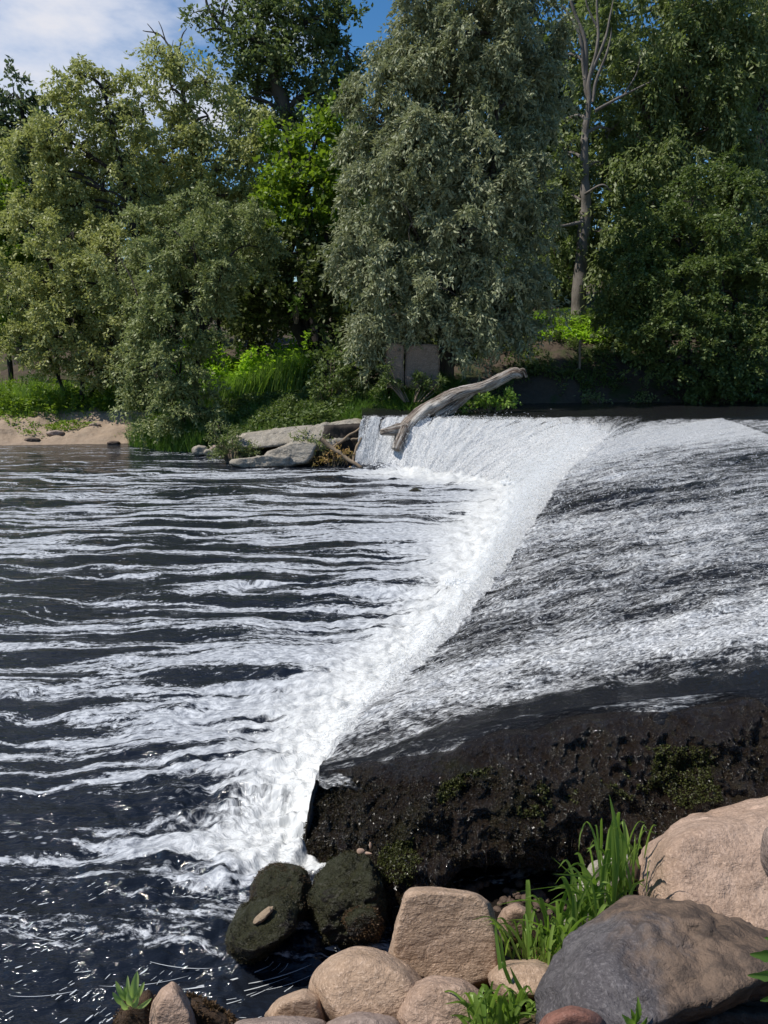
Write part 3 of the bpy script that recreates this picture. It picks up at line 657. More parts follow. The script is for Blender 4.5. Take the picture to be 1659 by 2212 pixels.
# ------------------------------------------------------------------ boulders: rounded convex hulls of real points
ICO = {}
def ico(sub):
    if sub not in ICO:
        bm = bmesh.new(); bmesh.ops.create_icosphere(bm, subdivisions=sub, radius=1.0)
        v = np.array([x.co[:] for x in bm.verts]); f = np.array([[q.index for q in fc.verts] for fc in bm.faces]); bm.free(); ICO[sub] = (v, f)
    return ICO[sub]
def rock(poly, D, depth, mat, name, label, cat='rock', group=None, p=14, amp=.03, nf=3.0, sub=6, lean=0.0, front=.72, back=.7, seed=0, fuzz=None, kind_parts=None, sharp=0.0, chips=16):
    """poly: outline in photo pixels at distance D; depth: half thickness in metres; lean: metres the top leans away"""
    vs = [q[1] for q in poly]; v0, v1 = min(vs), max(vs)
    S = np.array([at(u, v, D=D + lean * ((v1 - v) / (v1 - v0) - .5)) for u, v in poly]); c = S.mean(0)
    cu, cv = np.mean([q[0] for q in poly]), np.mean(vs); DD = [D + lean * ((v1 - v) / (v1 - v0) - .5) for u, v in poly]
    A = np.array([at(cu + (u - cu) * front, cv + (v - cv) * front, D=d - depth) for (u, v), d in zip(poly, DD)])
    B = np.array([at(cu + (u - cu) * back, cv + (v - cv) * back, D=d + depth) for (u, v), d in zip(poly, DD)])
    pts = np.vstack([S, A, B]); bm = bmesh.new()
    for q in pts: bm.verts.new(q - c)
    h = bmesh.ops.convex_hull(bm, input=bm.verts)
    pl = []
    bm.normal_update()
    for fc in bm.faces:
        nn = np.array(fc.normal); d = nn @ np.array(fc.verts[0].co)
        if d < 0: nn, d = -nn, -d
        if d > 1e-4: pl.append((*nn, d))
    bm.free(); pl = np.array(pl)
    # merge nearly equal planes
    rk = np.random.default_rng(seed + 500); ex = []
    for _ in range(chips):
        d = rk.standard_normal(3); d /= np.linalg.norm(d); h_ = ((pts - c) @ d).max(); ex.append((*d, h_ * rk.uniform(.89, .975)))
    keep = list(np.array(ex)) if chips else []
    for q in pl:
        if not any(np.dot(q[:3], k[:3]) > .995 for k in keep): keep.append(q)
    pl = np.array(keep)
    v, f = ico(sub)
    k = np.maximum(v @ pl[:, :3].T, 0) / pl[:, 3][None]
    p = p * 2.6; r = 1.0 / (np.sum(k ** p, axis=1) ** (1 / p))
    W = v * r[:, None]; sz = np.ptp(S[:, 0])
    nx = W / sz * 1.0
    dsp = fbm(nx[:, 0] * nf + seed, nx[:, 1] * nf, nx[:, 2] * nf, seed, 3) * amp * sz
    dsp += fbm(nx[:, 0] * nf * 5 + seed, nx[:, 1] * nf * 5, nx[:, 2] * nf * 5, seed + 5, 4) * amp * .28 * sz
    if sharp:
        rd = 1 - np.abs(fbm(nx[:, 0] * nf * 1.7, nx[:, 1] * nf * 1.7, nx[:, 2] * nf * 2.6, seed + 9, 4)) * 2.2
        dsp -= np.clip(rd - .55, 0, 1) * sharp * sz
    W = W + v * dsp[:, None]
    base = np.array((c[0], c[1], (c + W)[:, 2].min()))
    me = make_mesh(name, W + c - base, f, mat)
    o = link(name, me, None, label, cat, group, loc=base)
    if fuzz:
        nn = W / np.linalg.norm(W, axis=1)[:, None]; sel = (fbm(nx[:, 0] * 6, nx[:, 1] * 6, nx[:, 2] * 6, seed + 3, 3) > -.08) & (W[:, 2] > W[:, 2].min() * .75)
        mm = scatter_moss('moss', ((W + c - base)[sel], nn[sel]), fuzz[0], fuzz[1], fuzz[2], 5)
        q = link('moss', mm, o); q['kind'] = 'stuff'
    return o

M['moss'] = mat_leaf('moss_leaf', (.010, .008, .004), (.052, .045, .015), .1, .6, .3)
M['mossbrown'] = mat_leaf('brown_weed', (.03, .018, .008), (.10, .058, .026), .1, .6, .3)
# mossy rocks at the foot of the weir
rock([(478, 2040), (488, 1990), (520, 1955), (600, 1922), (650, 1945), (660, 2000), (610, 2045), (560, 2070), (530, 2085), (488, 2070)], 2.70, .13, M['mossrock'],
     'mossy_rock', 'olive-green mossy rock with froth round its foot, lowest rock in the pool', p=7, amp=.10, nf=2.5, sub=6, lean=.16, seed=3, sharp=.05, fuzz=(12000, .0045, M['moss']))
rock([(540, 1960), (546, 1895), (585, 1860), (640, 1862), (672, 1885), (680, 1990), (620, 2010), (560, 1990)], 2.92, .12, M['mossrock'],
     'mossy_rock', 'dark wet brown hump touching the falling water, above the olive-green mossy rock', p=7, amp=.08, nf=2.5, sub=6, lean=.14, seed=5, sharp=.04, fuzz=(8000, .004, M['mossbrown']))
rock([(662, 1960), (690, 1880), (740, 1845), (800, 1850), (835, 1900), (838, 1960), (825, 2035), (770, 2060), (690, 2050)], 2.86, .18, M['mossrock'],
     'mossy_rock', 'shaggy dark mossy boulder under the corner of the weir, right of the olive-green mossy rock', p=8, amp=.17, nf=3, sub=6, lean=.12, seed=11, sharp=.08, fuzz=(16000, .0055, M['moss']))
rock([(735, 1985), (770, 1955), (815, 1958), (832, 1990), (820, 2030), (750, 2030)], 2.66, .08, M['mossrock'],
     'mossy_rock', 'small brown mossy hump in front of the shaggy boulder', p=8, amp=.08, sub=5, seed=14, fuzz=(3000, .007, M['mossbrown']))
rock([(898, 1920), (912, 1878), (938, 1866), (965, 1880), (975, 1915), (935, 1940)], 2.98, .09, M['mossrock'],
     'mossy_rock', 'small round grey-green mossy mound behind the flat-topped rock', p=8, amp=.08, sub=5, seed=17, fuzz=(3000, .007, M['moss']))
# foreground boulders
rock([(868, 1922), (890, 1913), (1035, 1925), (1062, 1945), (1085, 2030), (1092, 2120), (1000, 2150), (850, 2110), (836, 2065), (850, 1985)], 2.50, .13, M['granite'],
     'granite_block', 'upright flat-topped pinkish rock like a cut block, between the round boulder and the grass', p=22, amp=.018, seed=21, lean=.10, front=.90, chips=5)
rock([(655, 2150), (668, 2100), (700, 2065), (760, 2040), (815, 2045), (880, 2075), (935, 2130), (960, 2190), (880, 2250), (740, 2250), (680, 2200)], 2.28, .17, M['granite'],
     'boulder', 'smooth round pinkish boulder left of the flat-topped rock', p=9, amp=.025, seed=24, lean=.12)
rock([(568, 2190), (600, 2155), (660, 2132), (700, 2150), (720, 2215), (660, 2260), (580, 2250)], 2.22, .10, M['granite'],
     'boulder', 'small tan rock at the water edge below the round boulder', p=10, amp=.025, sub=5, seed=27)
rock([(835, 2190), (870, 2130), (930, 2105), (1010, 2110), (1060, 2150), (1070, 2230), (960, 2290), (850, 2280)], 2.14, .12, M['granite2'],
     'boulder', 'low rosy rock in front of the flat-topped rock', p=9, amp=.03, seed=29, lean=.1)
rock([(700, 2205), (770, 2183), (850, 2190), (890, 2230), (860, 2300), (700, 2300)], 2.05, .09, M['granite3'],
     'boulder', 'mauve rock tip at the bottom edge under the round boulder', p=12, amp=.03, sub=5, seed=33, lean=.08)
rock([(470, 2225), (520, 2198), (620, 2190), (700, 2202), (740, 2260), (600, 2300), (480, 2290)], 2.06, .09, M['granite3'],
     'boulder', 'flat pinkish stone along the bottom edge at the water', p=10, amp=.03, sub=5, seed=35, lean=.06)
rock([(322, 2240), (325, 2170), (345, 2135), (372, 2118), (400, 2135), (425, 2190), (440, 2260), (380, 2310), (325, 2300)], 2.06, .08, M['granite2'],
     'stone', 'pointed pale pinkish stone at the bottom left beside the leafy sprout', p=14, amp=.03, sub=6, seed=37, lean=.06)
rock([(385, 2160), (400, 2148), (440, 2155), (500, 2195), (525, 2230), (480, 2300), (400, 2300), (390, 2230)], 2.12, .08, M['brownmoss'],
     'weedy_rock', 'rock covered in rust-brown weed right of the pointed stone', p=9, amp=.06, sub=6, seed=39, fuzz=(14000, .009, M['mossbrown']))
rock([(245, 2240), (250, 2190), (275, 2150), (325, 2135), (345, 2165), (340, 2240), (330, 2300), (250, 2300)], 2.14, .07, M['brownmoss'],
     'mud_clump', 'brown muddy rock clump carrying the leafy sprout at bottom left', p=9, amp=.07, sub=5, seed=41, fuzz=(4000, .006, M['mossbrown']))
rock([(1345, 1900), (1375, 1825), (1470, 1765), (1600, 1728), (1720, 1700), (1850, 1720), (1900, 1900), (1850, 2080), (1600, 2120), (1400, 2050), (1350, 1960)], 2.78, .30, M['granite2'],
     'boulder', 'largest boulder, broad sloping pinkish one at the right edge behind the grey boulder', p=13, amp=.03, nf=2.6, seed=43, lean=.42, chips=5, sharp=.02)
rock([(1175, 2110), (1215, 2040), (1290, 1975), (1370, 1930), (1480, 1945), (1620, 1990), (1790, 2060), (1810, 2110), (1620, 2190), (1400, 2320), (1170, 2330), (1140, 2200)], 2.02, .24, M['grey'],
     'boulder', 'big slate-grey boulder with a tan upper edge at bottom right', p=20, amp=.055, nf=2.6, seed=47, lean=.34, sharp=.05, chips=22, front=.62)
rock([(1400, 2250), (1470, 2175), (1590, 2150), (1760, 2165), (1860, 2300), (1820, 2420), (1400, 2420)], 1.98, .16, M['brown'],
     'stone', 'dark brown stone added to stand in for the shaded lower right side of the grey boulder', p=10, amp=.05, seed=49, sharp=.03)  # added dark stone, stands in for shade under the grey boulder
rock([(1150, 2230), (1175, 2190), (1230, 2166), (1285, 2178), (1320, 2215), (1330, 2290), (1150, 2300)], 1.62, .07, M['red'],
     'stone', 'rounded rust-red stone at the bottom edge before the grey boulder', p=7, amp=.02, sub=5, seed=51)
rock([(1640, 1850), (1650, 1790), (1700, 1760), (1760, 1800), (1770, 1900), (1700, 1930), (1655, 1900)], 2.1, .08, M['granite3'],
     'stone', 'mauve stone poking in at the right edge on the sloping boulder', p=8, amp=.03, sub=5, seed=53)
rock([(1072, 1985), (1085, 1958), (1115, 1947), (1150, 1965), (1172, 2005), (1165, 2050), (1085, 2040)], 2.72, .09, M['granite2'],
     'stone', 'half-hidden brown stone right of the flat-topped rock, moss on top', p=8, amp=.03, sub=5, seed=55)
for i, (po, D, lab) in enumerate([
    ([(1262, 1895), (1275, 1860), (1320, 1840), (1375, 1845), (1390, 1900), (1340, 1930), (1270, 1925)], 2.78, 'cream stone behind the tall grass, uppermost of the pale ones'),
    ([(1235, 1960), (1245, 1905), (1290, 1890), (1330, 1930), (1320, 1985), (1250, 1990)], 2.72, 'white stone in the middle behind the tall grass'),
    ([(1205, 2040), (1215, 1975), (1260, 1955), (1290, 1990), (1280, 2050), (1220, 2060)], 2.62, 'white stone lowest of the pale ones at the grass foot')]):
    rock(po, D, .07, M['pale'], 'stone', lab, group='pale stones behind the tall grass', p=9, amp=.04, sub=5, seed=60 + i)
rock([(1040, 2110), (1080, 2075), (1160, 2070), (1210, 2090), (1200, 2160), (1080, 2170)], 2.28, .12, M['granite'],
     'stone', 'low tan stone with dry straw between the grass tufts', p=8, amp=.03, sub=5, seed=66, lean=.1)
rock([(880, 1060), (897, 1052), (912, 1060), (905, 1072), (885, 1072)], 12.7, .08, M['mossrock'], 'stone', 'tiny dark stone breaking the white water below the far falls', p=8, amp=.05, sub=4, seed=67)

# ------------------------------------------------------------------ far slabs and rubble left of the falls
SL = 'slabs of the broken landing'
def slab(poly, D, depth, mat, lab, **kw):
    a = dict(p=26, amp=.035, nf=5, sub=5, front=.93, back=.9, sharp=.03); a.update(kw)
    return rock(poly, D, depth, mat, 'concrete_slab', lab, 'slab', SL, **a)
slab([(610, 960), (620, 935), (770, 903), (790, 906), (795, 935), (700, 972), (640, 985)], 16.1, .45, M['slab'], 'long pale slab sloping up to the grass beside the falls', lean=.7, seed=70)
slab([(490, 955), (500, 940), (600, 925), (690, 918), (700, 935), (640, 960), (520, 975)], 16.4, .4, M['slab'], 'pale slab behind the weeds left of the log pieces', lean=.6, seed=71)
slab([(690, 935), (700, 918), (782, 915), (792, 935), (795, 1004), (700, 1006)], 15.9, .30, M['barkd'], 'dark upright face of the landing next to the falls', seed=72, p=20)
slab([(560, 998), (575, 975), (640, 952), (690, 955), (672, 1002), (600, 1012)], 15.45, .25, M['slab'], 'tilted pale block at the waterline', lean=.2, seed=73)
slab([(492, 1002), (500, 992), (560, 985), (640, 985), (640, 1006), (520, 1012)], 15.3, .2, M['slab'], 'flat low slab at the waterline', seed=74)
rr = np.random.default_rng(5)
for i, (u, v, r, k, lab) in enumerate([(430, 975, 17, 'slab', 'pale rounded stone in the shallows, leftmost of the landing rocks'), (452, 978, 13, 'slab', 'small pale stone right of the leftmost shallows stone'), (470, 972, 18, 'granite3', 'grey stone at the reeds in the shallows'),
        (655, 968, 16, 'granite3', 'grey rubble stone on the landing below the long slab'), (628, 992, 15, 'slab', 'pale rubble stone at the waterline between the blocks'), (668, 995, 16, 'mossrock', 'dark wet stone between the pale blocks'), (700, 985, 20, 'mossrock', 'dark mossy stone below the weeds by the pole'), (735, 998, 17, 'mossrock', 'dark stone at the foot of the leaning pole'), (775, 990, 22, 'mossrock', 'round dark stone touching the falling water'), (610, 940, 13, 'slab', 'rounded pale stone on the slabs'), (690, 955, 14, 'granite', 'tan stone by the upper end of the pole')]):
    n = 8; po = [(u + r * 1.25 * math.cos(a) * rr.uniform(.8, 1.15), v + r * .8 * math.sin(a) * rr.uniform(.8, 1.15)) for a in np.arange(n) * 2 * np.pi / n]
    rock(po, at(u, v + r * .55, z=0)[1] if u < 480 else (15.5 if v > 960 else 16.2), .12, M[k], 'stone', lab, group='stones on the far landing', p=10, amp=.05, sub=4, seed=80 + i)

# driftwood and poles
def mat_wood():
    m, nt, out = newmat('bleached_wood'); ga = N(nt, 'ShaderNodeAttribute'); ga.attribute_name = 'grain'; co = ga.outputs['Vector']
    a = noise(nt, co, 1, 5, .65, .6, (13, 13, 1.1)); b = noise(nt, co, 1, 5, .7, .3, (36, 36, 2.2))
    col = ramp(nt, a, [(.32, (.11, .065, .045)), (.46, (.40, .34, .28)), (.6, (.66, .62, .56))]); col = mixc(nt, mrange(nt, b, .52, .60, 0, .9), col, (.06, .04, .028))
    principled(nt, out, col, .85, bump(nt, math_(nt, 'ADD', a, b), 1, .12), .2); return m
M['wood'] = mat_wood(); M['pole'] = mat_bark('peeled_pole', (.16, .11, .07), (.34, .27, .19))
def log_path(pts, n=40): return catmull([at(u, v, D=D) for u, v, D in pts], n)
lg = empty('driftwood_log', at(870, 950, D=15.0), 'bleached forked driftwood log lying across the far falls', 'log')
def under(o, root): 
    o.parent = root; o.matrix_parent_inverse = root.matrix_world.inverted() if False else o.matrix_parent_inverse
    for v_ in o.data.vertices: v_.co -= root.location
    return o
t = Tubes(); P = log_path([(1128, 812, 16.2), (1105, 806, 16.15), (1050, 834, 16.0), (985, 852, 15.8), (930, 880, 15.6), (890, 910, 15.4), (868, 938, 15.2)], 90)
rad = np.interp(np.linspace(0, 1, 90), [0, .05, .15, .4, .55, .7, 1], [.05, .105, .12, .10, .13, .15, .13]); t.add(P, rad, 26, .4)
under(link('trunk', t.mesh('trunk', M['wood'])), lg)
for pts, r0, r1 in (([(875, 925, 15.25), (850, 930, 15.1), (823, 934, 15.0)], .14, .06), ([(872, 930, 15.2), (864, 950, 15.05), (856, 972, 14.95)], .15, .08), ([(1115, 808, 16.15), (1130, 800, 16.1), (1137, 815, 16.1)], .06, .03), ([(1035, 838, 15.95), (990, 872, 15.9), (940, 905, 15.6)], .05, .14)):
    t = Tubes(); P = log_path(pts, 24); t.add(P, np.linspace(r0, r1, 24), 14, .4); under(link('branch', t.mesh('branch', M['wood'])), lg)
for pts, r, lab in (([(692, 948, 15.3), (735, 980, 15.2), (782, 1012, 15.0)], .045, 'thick bare pole leaning from the slabs down into the water'),
                    ([(718, 968, 15.45), (755, 940, 15.5), (790, 918, 15.6)], .028, 'thin green-brown pole crossing behind the thick one'),
                    ([(762, 1002, 15.3), (772, 965, 15.35), (782, 945, 15.4)], .04, 'short dark stake standing against the landing by the falls'),
                    ([(758, 950, 15.4), (780, 945, 15.4), (800, 938, 15.4)], .02, 'short thin stick pointing at the falls')):
    t = Tubes(); P = log_path(pts, 24); P[:, 2] += .01 * np.sin(np.arange(24) * .7); t.add(P, np.linspace(r * 1.1, r * .8, 24), 9, .25)
    o = link('pole', t.mesh('pole', M['pole']), None, lab, 'pole', 'poles leaning on the landing')
# concrete blocks on the bank and little stake by the path
def block(u0, v0, u1, v1, D, dep, lab):
    a, b = at(u0, v1, D=D), at(u1, v0, D=D); bm = bmesh.new(); bmesh.ops.create_cube(bm, size=1)
    for v_ in bm.verts: v_.co = Vector(((v_.co.x) * (b[0] - a[0]), v_.co.y * dep, (v_.co.z + .5) * (b[2] - a[2])))
    bmesh.ops.bevel(bm, geom=bm.edges[:], offset=.03, segments=3, affect='EDGES'); bmesh.ops.subdivide_edges(bm, edges=bm.edges[:], cuts=5, use_grid_fill=True)
    for v_ in bm.verts:
        q = v_.co * 3 + Vector((u0, 0, 0)); v_.co += Vector((mnoise.noise(q), mnoise.noise(q + Vector((5, 0, 0))), mnoise.noise(q + Vector((0, 7, 0))))) * .035
    me = bpy.data.meshes.new('block'); bm.to_mesh(me); bm.free(); me.materials.append(M['block'])
    o = link('concrete_block', me, None, lab, 'block', 'old concrete blocks on the bank', loc=((a[0] + b[0]) / 2, D + dep / 2, a[2])); o.rotation_euler = (R(-3), 0, 0); return o
M['block'] = mat_rock('brown_concrete', (.28, .20, .145), (.40, .30, .225), (.50, .40, .31), sc=.6)
block(834, 742, 872, 840, 16.9, .7, 'narrower squared concrete block under the willow, left of the pair')
block(876, 746, 950, 840, 16.9, .7, 'wider squared concrete block under the willow, right of the pair')
t = Tubes(); P = log_path([(1253, 778, 19.0), (1252, 755, 19.0), (1254, 735, 19.0)], 12); P[0, 2] -= .2; t.add(P, .03, 8, .1); link('stake', t.mesh('stake', M['pole']), None, 'short pale stake standing in the shaded slope', 'stake')

# ------------------------------------------------------------------ trees
COVK = 1.75
def crown_mesh(lobes, D0, leafL, leafW, cov, mat, seed, droop=.3, clump=.42, shell=.75, up=.15, twl=.5):
    """lobes: list (u, v, ru, rv, D, rd) -> leaf mesh in world space; returns mesh, clump centres"""
    r = np.random.default_rng(seed); Vs, LV, CC = [], [], []
    for lb in lobes:
        u, v, ru, rv = lb[:4]; D = lb[4] if len(lb) > 4 else D0; c = at(u, v, D=D); sc = D / F
        rx, rz = ru * sc, rv * sc; ry = lb[5] if len(lb) > 5 else .5 * (rx + rz) * .8
        n = int(COVK * cov * math.pi * rx * rz / (leafL * leafW * .5) ); nc = max(5, int(1.7 * (rx * rz + rx * ry + ry * rz) / clump**2 * .8))
        d = r.standard_normal((nc, 3)); d /= np.linalg.norm(d, axis=1)[:, None]; rad = (r.random(nc) ** (1 / 3.0)) * (1 - shell) + shell * (.55 + .5 * r.random(nc) ** .5)
        C = c + d * rad[:, None] * np.array((rx, ry, rz)); cr = clump * r.uniform(.55, 1.35, nc); CC.append(C)
        ntw = 9; ci = r.integers(0, nc, n); wt = cr[ci]
        tid = r.integers(0, ntw, n); td = r.standard_normal((nc, ntw, 3)); td[..., 2] = td[..., 2] * .7 + up; td /= np.linalg.norm(td, axis=2)[..., None]
        dirv = td[ci, tid]; f = r.random(n) ** .7
        Pp = C[ci] + dirv * (f * wt)[:, None] + r.normal(0, .22, (n, 3)) * wt[:, None] * .42
        Pp[:, 2] -= droop * (f * wt) ** 1.0 * (.6 + f)
        ld = dirv * .6 + r.standard_normal((n, 3)) * twl; ld[:, 2] -= droop; ld /= np.linalg.norm(ld, axis=1)[:, None]
        b = np.cross(ld, r.standard_normal((n, 3)) * .8 + np.array((0, 0, 1.0))); b /= np.linalg.norm(b, axis=1)[:, None]
        Ll = leafL * r.uniform(.6, 1.35, n)[:, None]; Ww = leafW * .5 * r.uniform(.7, 1.3, n)[:, None]
        Vs.append(np.stack([Pp, Pp + ld * Ll * .45 + b * Ww, Pp + ld * Ll, Pp + ld * Ll * .45 - b * Ww], 1).reshape(-1, 3))
        hue = r.random(nc)[ci] * .5; LV.append(np.clip(hue + r.random(n) * .5, 0, 1))
    V = np.vstack(Vs); n = len(V) // 4
    return V, np.concatenate(LV), np.vstack(CC)
def tree(name, label, cat, group, trunks, lobes, D0, leaf, mat, bark, cov=3.0, seed=1, droop=.3, clump=.42, up=.15, limb=.06, shell=.75, twl=.5, twigs=.35):
    """trunks: list of ([(u,v,D?)...], r0, r1)"""
    V, lv, CC = crown_mesh(lobes, D0, leaf[0], leaf[1], cov, mat, seed, droop, clump, shell, up, twl)
    tb = Tubes(); TPp = []
    for pts, r0, r1 in trunks:
        Pw = [at(q[0], q[1], D=(q[2] if len(q) > 2 else D0)) for q in pts]
        P = catmull(Pw, 8 * len(Pw)); P += np.column_stack([fbm(P[:, 2] * 1.3, 3, seed, 1, 2), fbm(P[:, 2] * 1.3, 9, seed, 2, 2), 0 * P[:, 0]]) * .08
        if len(TPp) == 0: P[0, 2] = min(P[0, 2], terr(P[0, 0], P[0, 1]) - .15)
        tb.add(P, np.linspace(r0, r1, len(P)), 9, .25); TPp.append(P)
    base = TPp[0][0].copy(); allT = np.vstack(TPp); r = np.random.default_rng(seed + 99)
    for lb in lobes:
        D = lb[4] if len(lb) > 4 else D0; c = at(lb[0], lb[1], D=D)
        cand = allT[allT[:, 2] < c[2] - .2]; 
        if len(cand) == 0: cand = allT[:1]
        s = cand[np.argmin(np.linalg.norm(cand - c, axis=1) + .5 * (cand[:, 2] < base[2] + .5))]
        mid = (s + c) / 2 + np.array((0, 0, .12 * np.linalg.norm(c - s))); P = catmull([s, mid, c], 12); tb.add(P, np.linspace(limb, limb * .35, 12), 6, .1)
        nc = CC[np.argsort(np.linalg.norm(CC - c, axis=1))][: max(3, int(twigs * 16))]
        for q in nc:
            m_ = (c + q) / 2 + r.normal(0, .08, 3); tb.add(catmull([c, m_, q], 6), np.linspace(limb * .3, .006, 6), 4, 0, False)
    root = empty(name, base, label, cat, group)
    me = tb.mesh('trunk', bark); co = np.empty(len(me.vertices) * 3, np.float32); me.vertices.foreach_get('co', co); me.vertices.foreach_set('co', (co.reshape(-1, 3) - base).ravel().astype(np.float32)); me.update()
    link('trunk', me, root)
    link('crown', make_mesh('crown', V - base, np.arange(len(V)).reshape(-1, 4), mat, False, {'lv': ('FACE', lv)}), root)
    return root
W_, O_ = M['willow'], M['olive']
GT = 'trees on the far bank'
tree('willow_tree', 'largest silvery grey-green willow, in the centre over the concrete blocks, its crown leaving the top', 'tree', GT,
     [([(965, 800, 18.3), (960, 700, 18.3), (990, 550, 18.3), (1000, 380, 18.3), (990, 180, 18.3), (960, -60, 18.3)], .20, .05), ([(985, 600, 18.3), (1050, 420, 18.2), (1075, 240, 18.3)], .12, .04), ([(970, 660, 18.3), (900, 520, 18), (870, 330, 18)], .11, .04), ([(975, 790, 18.2), (1010, 700, 17.9), (1080, 640, 17.9)], .08, .03)],
     [(1000, -60, 160, 110, 18.6), (1010, 70, 150, 120, 18.3), (905, 120, 75, 110, 18.4), (1100, 80, 90, 120, 18.6), (1160, 30, 60, 90, 19), (1165, 190, 50, 100, 18.9), (850, 130, 45, 60, 18.6), (815, 150, 42, 45, 18.5), (775, 240, 38, 60, 18.3), (765, 350, 36, 70, 18.1), (860, 210, 80, 110, 18.2), (960, 220, 110, 110, 17.9), (1080, 220, 110, 110, 18.4), (820, 320, 75, 110, 18.1),
      (920, 350, 110, 110, 17.5), (1040, 360, 110, 120, 17.7), (1140, 360, 80, 110, 18.3), (805, 440, 70, 110, 17.8), (890, 480, 100, 110, 17.2), (1000, 500, 110, 120, 17.3), (1110, 490, 90, 120, 17.8),
      (780, 545, 62, 80, 17.6), (850, 600, 80, 100, 17.2), (950, 620, 95, 90, 17.1), (1050, 620, 90, 90, 17.3), (1130, 620, 60, 90, 17.9), (835, 690, 68, 70, 17.2), (930, 670, 60, 34, 17.6), (1020, 700, 62, 62, 17.0), (1090, 690, 60, 50, 17.4), (800, 745, 34, 45, 17.2), (1005, 735, 30, 36, 16.9), (745, 560, 30, 50, 17.5)],
     18, (.115, .040), W_, M['bark'], 2.5, 101, .55, .36, 0)
tree('willow_tree', 'tall shaded willow at the right with hanging tassels, behind the round bush', 'tree', GT,
     [([(1480, 720, 23.5), (1470, 500, 23.5), (1480, 250, 23.5), (1500, -40, 23.5)], .28, .07), ([(1475, 420, 23.5), (1400, 260, 23), (1350, 150, 23)], .12, .04)],
     [(1420, -40, 150, 90), (1560, -20, 120, 110), (1440, 80, 110, 100), (1545, 130, 80, 110), (1620, 60, 60, 110), (1350, 150, 80, 90), (1450, 210, 90, 100), (1530, 280, 75, 110), (1600, 240, 45, 120), (1370, 290, 80, 90), (1450, 350, 80, 90, 22.5),
      (1330, 400, 70, 90, 22.5), (1400, 450, 80, 90, 22), (1290, 500, 60, 80, 22), (1350, 560, 60, 80, 21.6), (1200, 520, 50, 70, 23), (1600, 400, 40, 90)],
     23, (.15, .055), M['poplar'], M['bark'], 2.2, 102, .75, .5, 0)
tree('poplar_tree', 'slim pale-trunked tree with bare forked top right of the big willow', 'tree', GT,
     [([(1250, 665, 22.2), (1256, 560, 22.2), (1264, 420, 22.2), (1262, 300, 22.2)], .21, .10), ([(1262, 300, 22.2), (1272, 200, 22.2), (1262, 90, 22.2), (1235, 0, 22.2), (1225, -60, 22.2)], .085, .02), ([(1264, 300, 22.2), (1278, 180, 22.1), (1290, 90, 22.1), (1292, -40, 22.1)], .075, .02),
      ([(1270, 170, 22.2), (1245, 60, 22.2), (1215, 10, 22.2)], .06, .015), ([(1282, 160, 22.1), (1310, 70, 22), (1330, -10, 22)], .05, .012), ([(1285, 240, 22.1), (1350, 205, 22), (1425, 170, 22)], .05, .012), ([(1280, 220, 22.1), (1310, 120, 22), (1320, 60, 22)], .05, .012), ([(1350, 205, 22), (1380, 160, 22), (1385, 110, 22)], .025, .008), ([(1256, 480, 22), (1200, 490, 21.6), (1160, 480, 21.6)], .05, .015), ([(1262, 420, 22), (1300, 400, 21.6), (1320, 415, 21.6)], .04, .012), ([(1290, 60, 22.1), (1270, 10, 22.1), (1262, -40, 22.1)], .03, .01)],
     [(1220, 330, 50, 60), (1300, 350, 50, 50), (1205, 420, 50, 60), (1300, 460, 40, 60), (1240, 250, 30, 30), (1215, 120, 30, 60), (1320, 280, 40, 50)],
     22.6, (.12, .07), M['poplar'], M['barkl'], 1.8, 103, .3, .45)
tree('bush', 'big round dark green bush overhanging the upstream water at right', 'bush', None,
     [([(1490, 850, 19.4), (1480, 700, 19.4), (1470, 520, 19.2)], .10, .03), ([(1500, 850, 19.4), (1580, 680, 19.2), (1600, 520, 19)], .08, .03), ([(1480, 850, 19.4), (1400, 700, 19.2), (1370, 600, 19)], .08, .03)],
     [(1500, 430, 90, 80, 19.6), (1570, 370, 45, 50, 19.8), (1410, 500, 85, 80, 19.2), (1590, 470, 70, 80, 19.3), (1500, 540, 100, 90, 18.8), (1360, 590, 70, 80, 18.7), (1440, 640, 90, 80, 18.2), (1560, 630, 90, 90, 18.3), (1650, 580, 60, 100, 18.8),
      (1390, 700, 60, 60, 18.1), (1480, 730, 90, 70, 17.9), (1580, 750, 80, 70, 18.0), (1650, 720, 50, 90, 18.3), (1430, 780, 50, 35, 17.9), (1530, 815, 90, 40, 18.2), (1640, 830, 60, 40, 18.5), (1320, 660, 34, 50, 18.7)],
     19, (.085, .05), M['bush'], M['barkd'], 2.6, 104, .25, .34, .05)
tree('tall_tree', 'tallest dark tree with leaning trunk and bare upper branches, left of the sky gap', 'tree', GT,
     [([(690, 800, 30), (665, 600, 30), (640, 330, 30), (608, 220, 30), (585, 130, 30), (560, 60, 30), (540, -60, 30)], .42, .07), ([(608, 220, 30), (570, 100, 30), (500, 70, 30), (455, 30, 30), (440, -20, 30)], .13, .03), ([(585, 130, 30), (640, 60, 30), (680, 20, 30)], .12, .03), ([(500, 70, 30), (460, 60, 30), (430, 70, 30)], .05, .02), ([(475, 50, 30), (485, 10, 30), (500, -30, 30)], .05, .02), ([(610, 240, 30), (690, 180, 30), (750, 170, 30)], .09, .03), ([(530, 80, 30), (520, 20, 30), (560, -20, 30)], .06, .02)],
     [(640, -30, 130, 70), (570, 20, 70, 50), (660, 60, 100, 70), (735, 40, 40, 60), (600, 120, 90, 70), (700, 140, 80, 60), (750, 110, 34, 40), (530, 130, 60, 50), (640, 210, 80, 60), (740, 200, 40, 50), (560, 200, 60, 60), (500, 215, 60, 50), (700, 270, 70, 50), (590, 290, 60, 60), (450, 20, 40, 25), (490, 60, 30, 20)],
     30, (.17, .10), M['tall'], M['bark'], 1.7, 105, .1, .7, .2, .09)
